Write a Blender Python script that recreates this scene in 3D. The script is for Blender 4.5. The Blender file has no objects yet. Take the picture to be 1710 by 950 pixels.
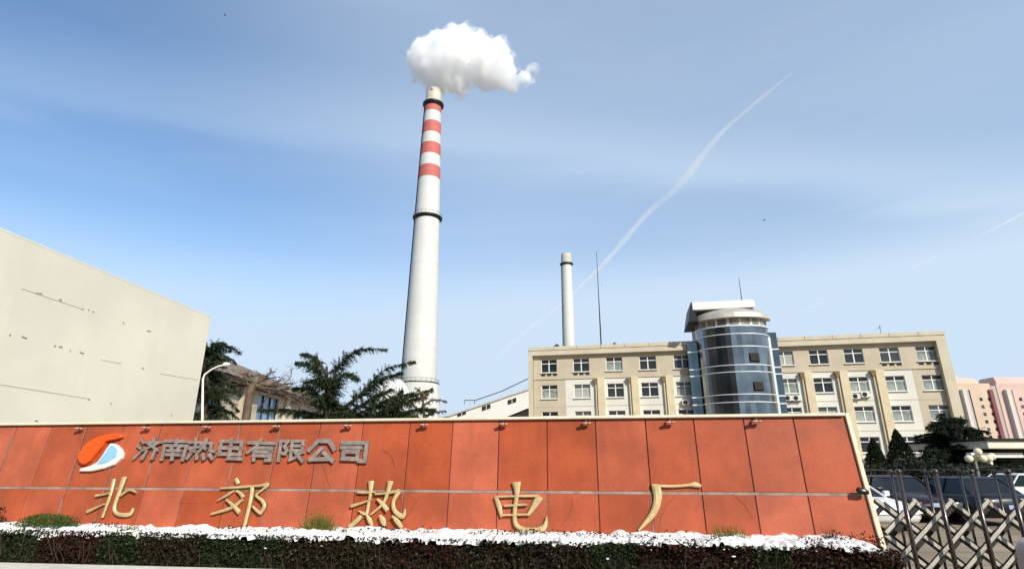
import bpy, math, random
import numpy as np
from mathutils import Vector, Matrix, noise

R = math.radians
random.seed(11)
rng = np.random.default_rng(11)
scene = bpy.context.scene
col = scene.collection
PI = math.pi

# ------------------------------------------------------------------ camera
F, CU, CV = 918.0, 855.0, 475.0          # measured on the 1710 x 950 photograph
TH, EYE = R(17.82), 1.9
CT, ST = math.cos(TH), math.sin(TH)
CAM = Vector((0, 0, EYE))
cd = bpy.data.cameras.new('camera')
cam = bpy.data.objects.new('camera', cd)
col.objects.link(cam)
cam.location = CAM
cam.rotation_euler = (R(90) + TH, 0, 0)
cd.sensor_width = 36.0
cd.lens = F / 1710 * 36
cd.clip_start, cd.clip_end = 0.05, 60000
scene.camera = cam

# ------------------------------------------------------------------ light
SUN_AZ, SUN_EL = R(31), R(33)            # azimuth to the right of straight behind the camera
to_sun = Vector((math.sin(SUN_AZ) * math.cos(SUN_EL), -math.cos(SUN_AZ) * math.cos(SUN_EL), math.sin(SUN_EL)))
sl = bpy.data.lights.new('sun', 'SUN')
sl.energy, sl.angle, sl.color = 4.4, R(0.5), (1.0, 0.93, 0.80)
so = bpy.data.objects.new('sun', sl)
col.objects.link(so)
so.rotation_euler = to_sun.to_track_quat('Z', 'Y').to_euler()
so.location = (20, -20, 40)

scene.view_settings.view_transform = 'Standard'
scene.view_settings.look = 'None'
scene.view_settings.gamma = 1
scene.view_settings.use_curve_mapping = False
scene.view_settings.exposure = 0.17
cy = scene.cycles
cy.use_denoising = True
cy.max_bounces, cy.diffuse_bounces, cy.glossy_bounces = 48, 3, 3
cy.transparent_max_bounces, cy.transmission_bounces, cy.volume_bounces = 16, 4, 48
cy.use_adaptive_sampling = True


def ray(u, v):
    a, b = (u - CU) / F, (CV - v) / F
    return Vector((a, CT - b * ST, ST + b * CT))


def at(u, v, Y):
    d = ray(u, v)
    return CAM + d * (Y / d.y)


def at_z(u, v, z):
    d = ray(u, v)
    return CAM + d * ((z - EYE) / d.z)


def hit(u, v, P0, n):
    d = ray(u, v)
    return CAM + d * ((P0 - CAM).dot(n) / d.dot(n))


# ------------------------------------------------------------------ sky
world = bpy.data.worlds.new('World')
scene.world = world
world.use_nodes = True
wt = world.node_tree
for n in list(wt.nodes):
    wt.nodes.remove(n)


class NT:
    """small helper to write node trees"""
    def __init__(s, t):
        s.t = t

    def n(s, kind, **kw):
        nd = s.t.nodes.new(kind)
        for k, v in kw.items():
            if k.startswith('i_'):
                key = k[2:]
                key = int(key) if key.isdigit() else key.replace('_', ' ')
                sock = nd.inputs[key]
                if hasattr(v, 'is_output'):
                    s.t.links.new(v, sock)
                else:
                    sock.default_value = v
            else:
                setattr(nd, k, v)
        return nd

    def math(s, op, a, b=None, c=None, clamp=False):
        nd = s.t.nodes.new('ShaderNodeMath')
        nd.operation = op
        nd.use_clamp = clamp
        for i, x in enumerate((a, b, c)):
            if x is None:
                continue
            if hasattr(x, 'is_output'):
                s.t.links.new(x, nd.inputs[i])
            else:
                nd.inputs[i].default_value = x
        return nd.outputs[0]

    def mapr(s, v, a, b, c, d, smooth=True):
        nd = s.t.nodes.new('ShaderNodeMapRange')
        nd.interpolation_type = 'SMOOTHSTEP' if smooth else 'LINEAR'
        s.t.links.new(v, nd.inputs[0])
        for i, x in enumerate((a, b, c, d)):
            nd.inputs[i + 1].default_value = x
        return nd.outputs[0]

    def mix(s, fac, a, b, mode='MIX'):
        nd = s.t.nodes.new('ShaderNodeMix')
        nd.data_type = 'RGBA'
        nd.blend_type = mode
        for sock, x in ((nd.inputs['Factor'], fac), (nd.inputs['A'], a), (nd.inputs['B'], b)):
            pass
        for idx, x in ((0, fac), (6, a), (7, b)):
            if hasattr(x, 'is_output'):
                s.t.links.new(x, nd.inputs[idx])
            else:
                nd.inputs[idx].default_value = x if idx == 0 else (*x, 1)[:4]
        return nd.outputs[2]

    def link(s, a, b):
        s.t.links.new(a, b)


w = NT(wt)
sky = w.n('ShaderNodeTexSky', sky_type='NISHITA', sun_disc=False, sun_elevation=SUN_EL,
          sun_rotation=PI - SUN_AZ, air_density=1.3, dust_density=0.1, ozone_density=5.0, altitude=30)
tc = w.n('ShaderNodeTexCoord')
mp = w.n('ShaderNodeMapping')
mp.inputs['Scale'].default_value = (1.3, 1.3, 9.0)
mp.inputs['Rotation'].default_value = (0.02, 0.10, 0.25)
w.link(tc.outputs['Generated'], mp.inputs['Vector'])
nz = w.n('ShaderNodeTexNoise', i_Scale=1.5, i_Detail=5.0, i_Roughness=0.5)
w.link(mp.outputs[0], nz.inputs['Vector'])


def cirrus(u1, v1, u2, v2, width, off=0.0):
    """soft band of thin high cloud along the great circle through two sky directions"""
    n = ray(u1, v1).normalized().cross(ray(u2, v2).normalized()).normalized()
    if n.z < 0:
        n = -n
    dp = w.n('ShaderNodeVectorMath', operation='DOT_PRODUCT')
    w.link(tc.outputs['Generated'], dp.inputs[0])
    dp.inputs[1].default_value = n
    wob = w.math('MULTIPLY_ADD', nz.outputs['Fac'], 0.10, -0.05)
    d = w.math('ADD', dp.outputs['Value'], wob)
    up = w.mapr(d, -width * 0.35, width * 0.1, 0, 1)
    dn = w.mapr(d, width * 0.1, width, 1, 0)
    return w.math('MULTIPLY', up, dn)


b1 = w.math('MULTIPLY', cirrus(0, 165, 1000, 275, 0.12), 0.19)
b2 = w.math('MULTIPLY', cirrus(700, 300, 1700, 330, 0.10), 0.05)
b3 = w.math('MULTIPLY', w.mapr(nz.outputs['Fac'], 0.40, 0.75, 0, 1), 0.07)
sx = w.n('ShaderNodeSeparateXYZ')
w.link(tc.outputs['Generated'], sx.inputs[0])
veil = w.mapr(w.math('MULTIPLY_ADD', sx.outputs['Z'], 0.5, w.math('ADD', sx.outputs['X'], -0.25)), -0.62, 0.0, 0.0, 0.45)
low = w.mapr(sx.outputs['Z'], 0.18, 0.38, 0.95, 0.0)
fac = w.math('ADD', w.math('ADD', b1, b2), w.math('ADD', b3, w.math('ADD', veil, low)), clamp=True)
skycol = w.mix(fac, sky.outputs[0], (3.75, 4.6, 5.6))
bg = w.n('ShaderNodeBackground', i_Strength=0.15)
w.link(skycol, bg.inputs['Color'])
wo = w.n('ShaderNodeOutputWorld')
w.link(bg.outputs[0], wo.inputs[0])

# ------------------------------------------------------------------ materials
MATS = {}


def mat(name, c, rough=0.6, metal=0.0, var=0.12, scale=2.0, bump=0.0, bscale=30.0, spec=0.5,
        streak=None, island=0.0, coat=0.0, extra=None, grain=None, rings=None):
    if name in MATS:
        return MATS[name]
    m = bpy.data.materials.new(name)
    m.use_nodes = True
    t = NT(m.node_tree)
    p = m.node_tree.nodes['Principled BSDF']
    p.inputs['Roughness'].default_value = rough
    p.inputs['Metallic'].default_value = metal
    p.inputs['Specular IOR Level'].default_value = spec
    p.inputs['Coat Weight'].default_value = coat
    tc = t.n('ShaderNodeTexCoord')
    vec = tc.outputs['Object']
    base = t.mix(0.0, c, c)
    if var > 0:
        nz = t.n('ShaderNodeTexNoise', i_Scale=scale, i_Detail=6.0, i_Roughness=0.6)
        t.link(vec, nz.inputs['Vector'])
        f = t.mapr(nz.outputs['Fac'], 0.3, 0.7, 0, 1)
        lo = tuple(x * (1 - var) for x in c)
        hi = tuple(min(1, x * (1 + var)) for x in c)
        base = t.mix(f, lo, hi)
    if streak:
        amt, sc, tint = streak
        mp = t.n('ShaderNodeMapping')
        mp.inputs['Scale'].default_value = (sc, sc, sc * 0.08)
        t.link(vec, mp.inputs['Vector'])
        n2 = t.n('ShaderNodeTexNoise', i_Scale=1.0, i_Detail=4.0, i_Roughness=0.65)
        t.link(mp.outputs[0], n2.inputs['Vector'])
        f2 = t.math('MULTIPLY', t.mapr(n2.outputs['Fac'], 0.48, 0.75, 0, 1), amt)
        base = t.mix(f2, base, tint)
    for gr, sc3 in ((grain, None), (rings, (.02, .02, 1))):
        if gr:
            n3 = t.n('ShaderNodeTexNoise', i_Scale=gr[1], i_Detail=5.0, i_Roughness=0.7)
            if sc3:
                m3 = t.n('ShaderNodeMapping')
                m3.inputs['Scale'].default_value = sc3
                t.link(vec, m3.inputs['Vector'])
                t.link(m3.outputs[0], n3.inputs['Vector'])
            else:
                t.link(vec, n3.inputs['Vector'])
            f3 = t.mapr(n3.outputs['Fac'], .3, .7, 1 - gr[0], 1 + gr[0] * .6, smooth=False)
            vm = t.n('ShaderNodeVectorMath', operation='SCALE')
            t.link(base, vm.inputs[0])
            t.link(f3, vm.inputs['Scale'])
            base = vm.outputs[0]
    if island > 0:
        g = t.n('ShaderNodeNewGeometry')
        hs = t.n('ShaderNodeHueSaturation')
        t.link(base, hs.inputs['Color'])
        t.link(t.math('MULTIPLY_ADD', g.outputs['Random Per Island'], 2 * island, 1 - island), hs.inputs['Value'])
        t.link(t.math('MULTIPLY_ADD', g.outputs['Random Per Island'], -0.5 * island, 1 + 0.2 * island), hs.inputs['Saturation'])
        base = hs.outputs[0]
    if extra:
        oi = t.n('ShaderNodeObjectInfo')
        base = t.mix(t.mapr(oi.outputs['Random'], .35, 1.0, 0, .9), base, extra)
    t.link(base, p.inputs['Base Color'])
    if bump > 0:
        nb = t.n('ShaderNodeTexNoise', i_Scale=bscale, i_Detail=5.0)
        t.link(vec, nb.inputs['Vector'])
        b = t.n('ShaderNodeBump', i_Strength=bump, i_Distance=0.02)
        t.link(nb.outputs['Fac'], b.inputs['Height'])
        t.link(b.outputs[0], p.inputs['Normal'])
    MATS[name] = m
    return m


def leafmat(name, c, c2, rough=0.55, trans=0.25):
    if name in MATS:
        return MATS[name]
    m = bpy.data.materials.new(name)
    m.use_nodes = True
    t = NT(m.node_tree)
    p = m.node_tree.nodes['Principled BSDF']
    g = t.n('ShaderNodeNewGeometry')
    base = t.mix(g.outputs['Random Per Island'], c, c2)
    t.link(base, p.inputs['Base Color'])
    p.inputs['Roughness'].default_value = rough
    p.inputs['Specular IOR Level'].default_value = 0.3
    tr = t.n('ShaderNodeBsdfTranslucent')
    t.link(base, tr.inputs['Color'])
    mx = t.n('ShaderNodeMixShader')
    mx.inputs[0].default_value = trans
    t.link(p.outputs[0], mx.inputs[1])
    t.link(tr.outputs[0], mx.inputs[2])
    out = m.node_tree.nodes['Material Output']
    t.link(mx.outputs[0], out.inputs[0])
    MATS[name] = m
    return m


# ------------------------------------------------------------------ mesh helpers
PM = {}


def tag(o, label=None, cat=None, group=None, kind=None):
    if label:
        o['label'] = label
    if cat:
        o['category'] = cat
    if group:
        o['group'] = group
    if kind:
        o['kind'] = kind
    return o


def empty(name, loc, rz=0.0, label=None, cat=None, group=None):
    o = bpy.data.objects.new(name, None)
    col.objects.link(o)
    o.location = loc
    o.rotation_euler = (0, 0, rz)
    o.empty_display_size = 0.3
    PM[o.name] = Matrix.Translation(Vector(loc)) @ Matrix.Rotation(rz, 4, 'Z')
    return tag(o, label, cat, group)


class MB:
    def __init__(s):
        s.v, s.f, s.m = [], [], []

    def add(s, vs, fs, mi=0):
        o = len(s.v)
        s.v.extend([tuple(x) for x in vs])
        for f in fs:
            s.f.append(tuple(i + o for i in f))
            s.m.append(mi)
        return s

    def quad(s, a, b, c, d, mi=0):
        return s.add([a, b, c, d], [(0, 1, 2, 3)], mi)

    def box(s, lo, hi, mi=0, T=None):
        x0, y0, z0 = lo
        x1, y1, z1 = hi
        vs = [Vector(p) for p in ((x0, y0, z0), (x1, y0, z0), (x1, y1, z0), (x0, y1, z0), (x0, y0, z1), (x1, y0, z1), (x1, y1, z1), (x0, y1, z1))]
        if T is not None:
            vs = [T @ p for p in vs]
        return s.add(vs, [(0, 3, 2, 1), (4, 5, 6, 7), (0, 1, 5, 4), (1, 2, 6, 5), (2, 3, 7, 6), (3, 0, 4, 7)], mi)

    def prism(s, base, top, mi=0):
        n = len(base)
        return s.add(list(base) + list(top), [tuple(range(n - 1, -1, -1)), tuple(range(n, 2 * n))] +
                     [(i, (i + 1) % n, n + (i + 1) % n, n + i) for i in range(n)], mi)

    def tube(s, path, radii, n=8, mi=0, cap=True):
        path = [Vector(p) for p in path]
        if not hasattr(radii, '__len__'):
            radii = [radii] * len(path)
        rings, prev = [], None
        for i, p in enumerate(path):
            d = (path[min(i + 1, len(path) - 1)] - path[max(i - 1, 0)])
            d = d.normalized() if d.length > 1e-9 else Vector((0, 0, 1))
            if prev is None:
                a = Vector((0, 0, 1)) if abs(d.z) < 0.9 else Vector((1, 0, 0))
                x = d.cross(a).normalized()
            else:
                x = (prev - d * prev.dot(d)).normalized()
            prev = x
            y = d.cross(x)
            rings.append([p + (x * math.cos(2 * PI * k / n) + y * math.sin(2 * PI * k / n)) * radii[i] for k in range(n)])
        vs = [q for r in rings for q in r]
        fs = []
        for i in range(len(rings) - 1):
            for k in range(n):
                fs.append((i * n + k, i * n + (k + 1) % n, (i + 1) * n + (k + 1) % n, (i + 1) * n + k))
        if cap:
            fs.append(tuple(range(n - 1, -1, -1)))
            fs.append(tuple((len(rings) - 1) * n + k for k in range(n)))
        return s.add(vs, fs, mi)

    def lathe(s, prof, n=32, mi=0, c=(0, 0, 0), a0=0.0, a1=2 * PI, sx=1, sy=1):
        full = abs(a1 - a0 - 2 * PI) < 1e-6
        k = n if full else n + 1
        vs = []
        for r, z in prof:
            for i in range(k):
                a = a0 + (a1 - a0) * i / n
                vs.append((c[0] + r * math.cos(a) * sx, c[1] + r * math.sin(a) * sy, c[2] + z))
        fs = []
        for j in range(len(prof) - 1):
            for i in range(n):
                i2 = (i + 1) % k
                fs.append((j * k + i, j * k + i2, (j + 1) * k + i2, (j + 1) * k + i))
        return s.add(vs, fs, mi)

    def build(s, name, mats, parent=None, world=True, smooth=False, bevel=0.0, autosmooth=None):
        me = bpy.data.meshes.new(name)
        vs = s.v
        if parent is not None and world:
            inv = PM[parent.name].inverted()
            vs = [tuple(inv @ Vector(p)) for p in vs]
        me.from_pydata(vs, [], s.f)
        if not isinstance(mats, (list, tuple)):
            mats = [mats]
        for m in mats:
            me.materials.append(m)
        if len(mats) > 1:
            me.polygons.foreach_set('material_index', s.m)
        if smooth:
            me.polygons.foreach_set('use_smooth', [True] * len(s.f))
        me.update()
        o = bpy.data.objects.new(name, me)
        col.objects.link(o)
        if parent is not None:
            o.parent = parent
            PM[o.name] = PM[parent.name]
        else:
            PM[o.name] = Matrix.Identity(4)
        if bevel > 0:
            b = o.modifiers.new('bevel', 'BEVEL')
            b.width, b.segments, b.limit_method, b.angle_limit = bevel, 2, 'ANGLE', R(40)
        return o


def copy_tree(o, parent=None):
    c = o.copy()
    col.objects.link(c)
    c.parent = parent
    PM[c.name] = PM.get(o.name, Matrix.Identity(4))
    for ch in list(o.children):
        copy_tree(ch, c)
    return c


def leaves(name, P, size, mats, parent=None, aspect=0.45, up=0.0, mi=None, dirs=None):
    """many separate rhombic leaves / needle tufts in one mesh; P world positions (N,3)"""
    N = len(P)
    P = np.asarray(P, float)
    if parent is not None:
        inv = np.array(PM[parent.name].inverted())
        P = P @ inv[:3, :3].T + inv[:3, 3]
    if dirs is None:
        d = rng.normal(size=(N, 3))
        d[:, 2] += up
    else:
        d = np.asarray(dirs, float)
    d /= np.linalg.norm(d, axis=1, keepdims=True) + 1e-9
    e = rng.normal(size=(N, 3))
    e = np.cross(d, e)
    e /= np.linalg.norm(e, axis=1, keepdims=True) + 1e-9
    size = np.broadcast_to(np.asarray(size, float), (N,))[:, None]
    nrm = np.cross(d, e)
    V = np.empty((N, 4, 3))
    V[:, 0] = P - d * size * 0.5
    V[:, 1] = P + e * size * aspect * 0.5 + nrm * size * 0.08
    V[:, 2] = P + d * size * 0.5
    V[:, 3] = P - e * size * aspect * 0.5 + nrm * size * 0.08
    me = bpy.data.meshes.new(name)
    me.vertices.add(4 * N)
    me.vertices.foreach_set('co', V.reshape(-1))
    me.loops.add(4 * N)
    me.loops.foreach_set('vertex_index', np.arange(4 * N, dtype=np.int32))
    me.polygons.add(N)
    me.polygons.foreach_set('loop_start', np.arange(0, 4 * N, 4, dtype=np.int32))
    me.polygons.foreach_set('loop_total', np.full(N, 4, dtype=np.int32))
    if not isinstance(mats, (list, tuple)):
        mats = [mats]
    for m in mats:
        me.materials.append(m)
    if mi is not None:
        me.polygons.foreach_set('material_index', np.asarray(mi, dtype=np.int32))
    me.update(calc_edges=True)
    me.validate()
    o = bpy.data.objects.new(name, me)
    col.objects.link(o)
    if parent is not None:
        o.parent = parent
        PM[o.name] = PM[parent.name]
    return o


# ================================================================== ground
m_ground = mat('ground_soil', (0.20, 0.17, 0.13), 0.95, var=0.35, scale=0.15, bump=0.3)
m_pave = mat('courtyard_concrete', (0.27, 0.205, 0.135), 0.85, var=0.22, scale=0.5, bump=0.2)
m_asphalt = mat('asphalt', (0.06, 0.058, 0.055), 0.9, var=0.25, scale=2.0, bump=0.4, bscale=80)
m_seam = mat('paving_joint', (0.09, 0.08, 0.06), 0.95, var=0.1)
mb = MB()
mb.quad((-4000, -4000, 0), (4000, -4000, 0), (4000, 6000, 0), (-4000, 6000, 0))
tag(mb.build('ground', m_ground), kind='structure')
mb = MB()
mb.quad((-11.5, 7.6, 0.004), (70, 7.6, 0.004), (70, 90, 0.004), (-11.5, 90, 0.004))
for k in range(40):
    y = 8.5 + k * 1.6
    mb.quad((0, y, 0.008), (40, y, 0.008), (40, y + 0.03, 0.008), (0, y + 0.03, 0.008), 1)
tag(mb.build('courtyard_paving', [m_pave, m_seam]), kind='structure')
mb = MB()
mb.quad((-80, -14, 0.004), (90, -14, 0.004), (90, 3.4, 0.004), (-80, 3.4, 0.004))
mb.box((-80, 3.4, -0.2), (2.6, 3.55, 0.13), 1)
tag(mb.build('road', [m_asphalt, m_pave]), kind='structure')

# ================================================================== sign wall
PSI, LEAN = R(9.0), R(7.0)
e_s = Vector((math.cos(PSI), -math.sin(PSI), 0))          # along the wall, to the right
nrm_h = Vector((-math.sin(PSI), -math.cos(PSI), 0))       # outwards (to the camera), horizontal
e_u = (Vector((0, 0, 1)) * math.cos(LEAN) - nrm_h * math.sin(LEAN)).normalized()
e_n = e_s.cross(e_u).normalized()
if e_n.y > 0:
    e_n = -e_n
SP = at(1410, 695, 6.9)


def sign_su(u, v, off=0.0):
    """pixel -> (s, h) on the leaning face of the sign wall"""
    P = hit(u, v, SP + e_n * off, e_n)
    d = P - SP
    return d.dot(e_s), d.dot(e_u)


def sw(s, h, o=0.0):
    return SP + e_s * s + e_u * h + e_n * o


_sa, _ha = sign_su(1411, 697)
_sb, _hb = sign_su(1463, 890)


def s_edge(h):
    """slanting right end of the wall"""
    return _sa + (_sb - _sa) * (h - _ha) / (_hb - _ha)


S1 = sign_su(1441, 815)[0]               # right end at mid height
S0 = sign_su(-160, 800)[0]
HB = -(SP.z - 0.25) / e_u.z              # foot of the wall
HBAND = sign_su(1000, 822)[1]
m_tile = mat('red_stone', (0.45, 0.098, 0.042), 0.48, var=0.22, scale=1.3, spec=0.3, island=0.14, grain=(.14, 45.0), 
             streak=(0.45, 4.0, (0.27, 0.075, 0.04)), bump=0.06, bscale=60)
m_back = mat('dark_mortar', (0.055, 0.04, 0.045), 0.9)
m_band = mat('grey_mortar', (0.30, 0.22, 0.19), 0.85, var=.3, scale=5)
m_cream = mat('cream_coping', (0.74, 0.66, 0.50), 0.55, var=0.10, scale=3)
sgn = empty('sign_wall', sw((S0 + S1) / 2, HB, 0), 0, 'long red stone sign wall with gold and grey characters behind the snowy hedge', 'sign wall')
S_R = S1 + 0.0
mb = MB()
mb.prism([sw(S0, HB, -0.012), sw(s_edge(HB), HB, -0.012), sw(s_edge(HB), HB, -0.30), sw(S0, HB, -0.30)],
         [sw(S0, 0, -0.012), sw(s_edge(0), 0, -0.012), sw(s_edge(0), 0, -0.30), sw(S0, 0, -0.30)])
mb.build('backing', m_back, sgn)
joints_px = [240, 307, 378, 447, 517, 592, 674, 749, 830, 914, 999, 1087, 1172, 1260, 1348]
js = [sign_su(u, 815 + 8 * min(1, u / 900.0))[0] for u in joints_px]
stp = (js[4] - js[0]) / 4
left = []
x = js[0]
while x - stp > S0:
    x -= stp
    left.append(x)
js = sorted(left) + js
edges = [S0] + js + [S_R]
mb = MB()
g = 0.006
for i in range(len(edges) - 1):
    for (h0, h1) in ((HB, HBAND - 0.016), (HBAND + 0.016, -0.006)):
        last = i == len(edges) - 2
        a, b = edges[i] + g, edges[i + 1] - g
        r0, r1 = b, b
        if last:
            r0, r1 = s_edge(h0) - .004, s_edge(h1) - .004
        t = random.uniform(-0.0015, 0.0015)
        ch = 0.004
        bot = [sw(a, h0, -0.011), sw(r0, h0, -0.011), sw(r1, h1, -0.011), sw(a, h1, -0.011)]
        mid = [sw(a, h0, -ch + t), sw(r0, h0, -ch + t), sw(r1, h1, -ch + t), sw(a, h1, -ch + t)]
        top = [sw(a + ch, h0 + ch, t), sw(r0 - ch, h0 + ch, t), sw(r1 - ch, h1 - ch, t), sw(a + ch, h1 - ch, t)]
        vs = bot + mid + top
        fs = [(8, 9, 10, 11)] + [(j, (j + 1) % 4, 4 + (j + 1) % 4, 4 + j) for j in range(4)] + [(4 + j, 4 + (j + 1) % 4, 8 + (j + 1) % 4, 8 + j) for j in range(4)]
        mb.add(vs, fs)
mb.build('stone_facing', m_tile, sgn)
mb = MB()
mb.prism([sw(S0, HBAND - .0155, -0.011), sw(s_edge(HBAND) - .005, HBAND - .0155, -0.011), sw(s_edge(HBAND) - .005, HBAND + .0155, -0.011), sw(S0, HBAND + .0155, -0.011)],
         [sw(S0, HBAND - .0155, -0.001), sw(s_edge(HBAND) - .005, HBAND - .0155, -0.001), sw(s_edge(HBAND) - .005, HBAND + .0155, -0.001), sw(S0, HBAND + .0155, -0.001)])
mb.build('mortar_strip', m_band, sgn)
m_smear = mat('mortar_smear', (0.26, 0.15, 0.115), 0.9, var=.3, scale=9)
for k, jx in enumerate(js):
    if jx > js[-1] - 7.2 * stp and random.random() > .25:
        continue
    for (h0, h1) in ((HBAND - .62, HBAND - .02), (HBAND + .02, -.03)):
        if random.random() < .25:
            continue
        n_ = 26
        lft, rgt = [], []
        for i in range(n_ + 1):
            h = h0 + (h1 - h0) * i / n_
            wv = .004 + .022 * max(0, noise.noise(Vector((k * 7.3, h * 4, 2))) + .15)
            we = .004 + .022 * max(0, noise.noise(Vector((k * 7.3, h * 4, 9))) + .15)
            lft.append(sw(jx - wv, h, .0028))
            rgt.append(sw(jx + we, h, .0028))
        mb = MB()
        mb.add(lft + rgt, [(i, n_ + 1 + i, n_ + 2 + i, i + 1) for i in range(n_)])
        mb.build('mortar_smear', m_smear, sgn)
m_crack = mat('crack', (0.20, 0.05, 0.03), 0.9)
for pl in ([(538, 776), (544, 790), (547, 803), (552, 815)], [(1099, 888), (1104, 862), (1112, 845), (1129, 826)], [(1222, 825), (1234, 833), (1245, 845), (1257, 866)],
           [(936, 878), (950, 860), (956, 846), (955, 831)], [(678, 866), (690, 846), (702, 828)], [(640, 750), (655, 764), (660, 784)], [(300, 838), (318, 841), (340, 838)]):
    q = [sign_su(u, v) for u, v in pl]
    P = [np.array(x) for x in q]
    mb = MB()
    for a, b in zip(P[:-1], P[1:]):
        d_ = b - a
        d_ = d_ / np.linalg.norm(d_) * .0028
        mb.add([sw(a[0] - d_[1], a[1] + d_[0], .0032), sw(a[0] + d_[1], a[1] - d_[0], .0032), sw(b[0] + d_[1], b[1] - d_[0], .0032), sw(b[0] - d_[1], b[1] + d_[0], .0032)], [(0, 1, 2, 3)])
    mb.build('crack', m_crack, sgn)
# coping, with a small overhang, and the cream end trim
mb = MB()
mb.prism([sw(S0, 0.0, -0.33), sw(s_edge(0) - .01, 0.0, -0.33), sw(s_edge(0) - .01, 0.0, 0.05), sw(S0, 0.0, 0.05)],
         [sw(S0, 0.036, -0.33), sw(s_edge(0) - .01, 0.036, -0.33), sw(s_edge(0) - .01, 0.036, 0.05), sw(S0, 0.036, 0.05)])
mb.build('coping', m_cream, sgn, bevel=0.008)




mb = MB()
hb = HB
mb.prism([sw(s_edge(hb), hb, -0.31), sw(s_edge(hb) + .065, hb, -0.31), sw(s_edge(hb) + .065, hb, 0.03), sw(s_edge(hb), hb, 0.03)],
         [sw(s_edge(0.037), 0.037, -0.31), sw(s_edge(0.037) + .045, 0.037, -0.31), sw(s_edge(0.037) + .045, 0.037, 0.03), sw(s_edge(0.037), 0.037, 0.03)])
mb.build('end_trim', m_cream, sgn, bevel=0.008)

# ---- characters
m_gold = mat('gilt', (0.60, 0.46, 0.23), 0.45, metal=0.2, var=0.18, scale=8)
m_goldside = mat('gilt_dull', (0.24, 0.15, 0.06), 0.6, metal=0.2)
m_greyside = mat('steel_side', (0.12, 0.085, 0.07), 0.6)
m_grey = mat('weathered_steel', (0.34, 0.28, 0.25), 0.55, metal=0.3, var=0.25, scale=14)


def smooth_path(pts, n=5):
    """Catmull-Rom through (x, y, w)"""
    pts = [np.array(p, float) for p in pts]
    if len(pts) < 3:
        return [pts[0] + (pts[-1] - pts[0]) * k / 4 for k in range(5)]
    out = []
    for i in range(len(pts) - 1):
        p0, p1, p2, p3 = pts[max(i - 1, 0)], pts[i], pts[i + 1], pts[min(i + 2, len(pts) - 1)]
        for k in range(n):
            t = k / n
            out.append(0.5 * ((2 * p1) + (p2 - p0) * t + (2 * p0 - 5 * p1 + 4 * p2 - p3) * t * t + (3 * p1 - p0 - 3 * p2 + p3) * t ** 3))
    out.append(pts[-1])
    return out


def stroke(mb, pts, depth, chis=0.45, mi=0):
    """raised stroke: pts (s, h, half width) on the wall, chiselled profile"""
    n = len(pts)
    rows = []
    for i, (x, y, hw) in enumerate(pts):
        a, b = pts[max(i - 1, 0)], pts[min(i + 1, n - 1)]
        d = np.array((b[0] - a[0], b[1] - a[1]))
        d /= np.linalg.norm(d) + 1e-9
        q = np.array((-d[1], d[0]))
        prof = [(-1, 0.002), (-1, depth * 0.70), (-chis, depth), (chis, depth), (1, depth * 0.70), (1, 0.002)]
        rows.append([sw(x + q[0] * hw * k, y + q[1] * hw * k, o) for k, o in prof])
    vs = [p for r in rows for p in r]
    fs = []
    side = []
    for i in range(n - 1):
        for k in range(5):
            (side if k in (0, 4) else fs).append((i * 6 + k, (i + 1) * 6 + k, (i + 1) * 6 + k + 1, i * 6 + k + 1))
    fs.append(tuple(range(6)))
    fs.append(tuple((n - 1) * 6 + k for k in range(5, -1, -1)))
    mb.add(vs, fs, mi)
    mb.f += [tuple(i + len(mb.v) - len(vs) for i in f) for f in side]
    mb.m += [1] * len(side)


SC = (sign_su(1001, 850)[0] - sign_su(999, 850)[0]) / 2        # metres per pixel, roughly


def gold(strokes, label):
    mb = MB()
    for j, st in enumerate(strokes):
        P = smooth_path(st) if len(st) > 2 else smooth_path(st)
        pts = []
        for (u, v, wd) in P:
            s, h = sign_su(u, v)
            pts.append((s, h, max(0.007, wd * SC * 0.53)))
        stroke(mb, pts, 0.046 + 0.0022 * j)
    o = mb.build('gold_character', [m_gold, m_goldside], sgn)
    o['label'] = label


gold([[(193, 800, 8), (187, 827, 6), (174, 864, 4)], [(163, 827.5, 5), (172, 826.5, 4), (186, 823.5, 3.5)],
      [(149, 854, 6), (160, 849, 5), (177, 841.5, 3)],
      [(211, 796, 11), (202, 823, 7.5), (194.5, 845, 6.5), (197, 856, 6.5), (208, 859.5, 7), (221, 857.5, 7), (226, 848, 4)],
      [(203, 828.5, 4), (219, 818, 5), (230, 821.5, 4)]], 'gold character of two facing halves with a hooked right half')
gold([[(396, 799.5, 7), (400, 808, 8)], [(371, 815.5, 4), (396, 814, 4.5), (422, 812, 4.5)],
      [(393, 819.5, 3.5), (381, 827, 5), (367, 835.5, 3)], [(398, 819.5, 4), (404, 824, 6), (409, 831, 8)],
      [(407, 834, 5), (390, 847, 6), (356, 858, 4)], [(381, 834, 3.5), (392, 844, 6), (403, 856, 8)],
      [(424, 811, 8), (421, 836, 7), (411, 879, 6)],
      [(422, 812, 4), (438, 811, 5), (450, 809, 7), (441, 818, 4), (431, 827, 4), (441, 836, 6), (444, 846, 7), (437, 857, 6)],
      [(438, 857, 5), (432, 852, 5), (425, 845, 3)]], 'gold character with a roofed left half and an ear-shaped right half')
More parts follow.
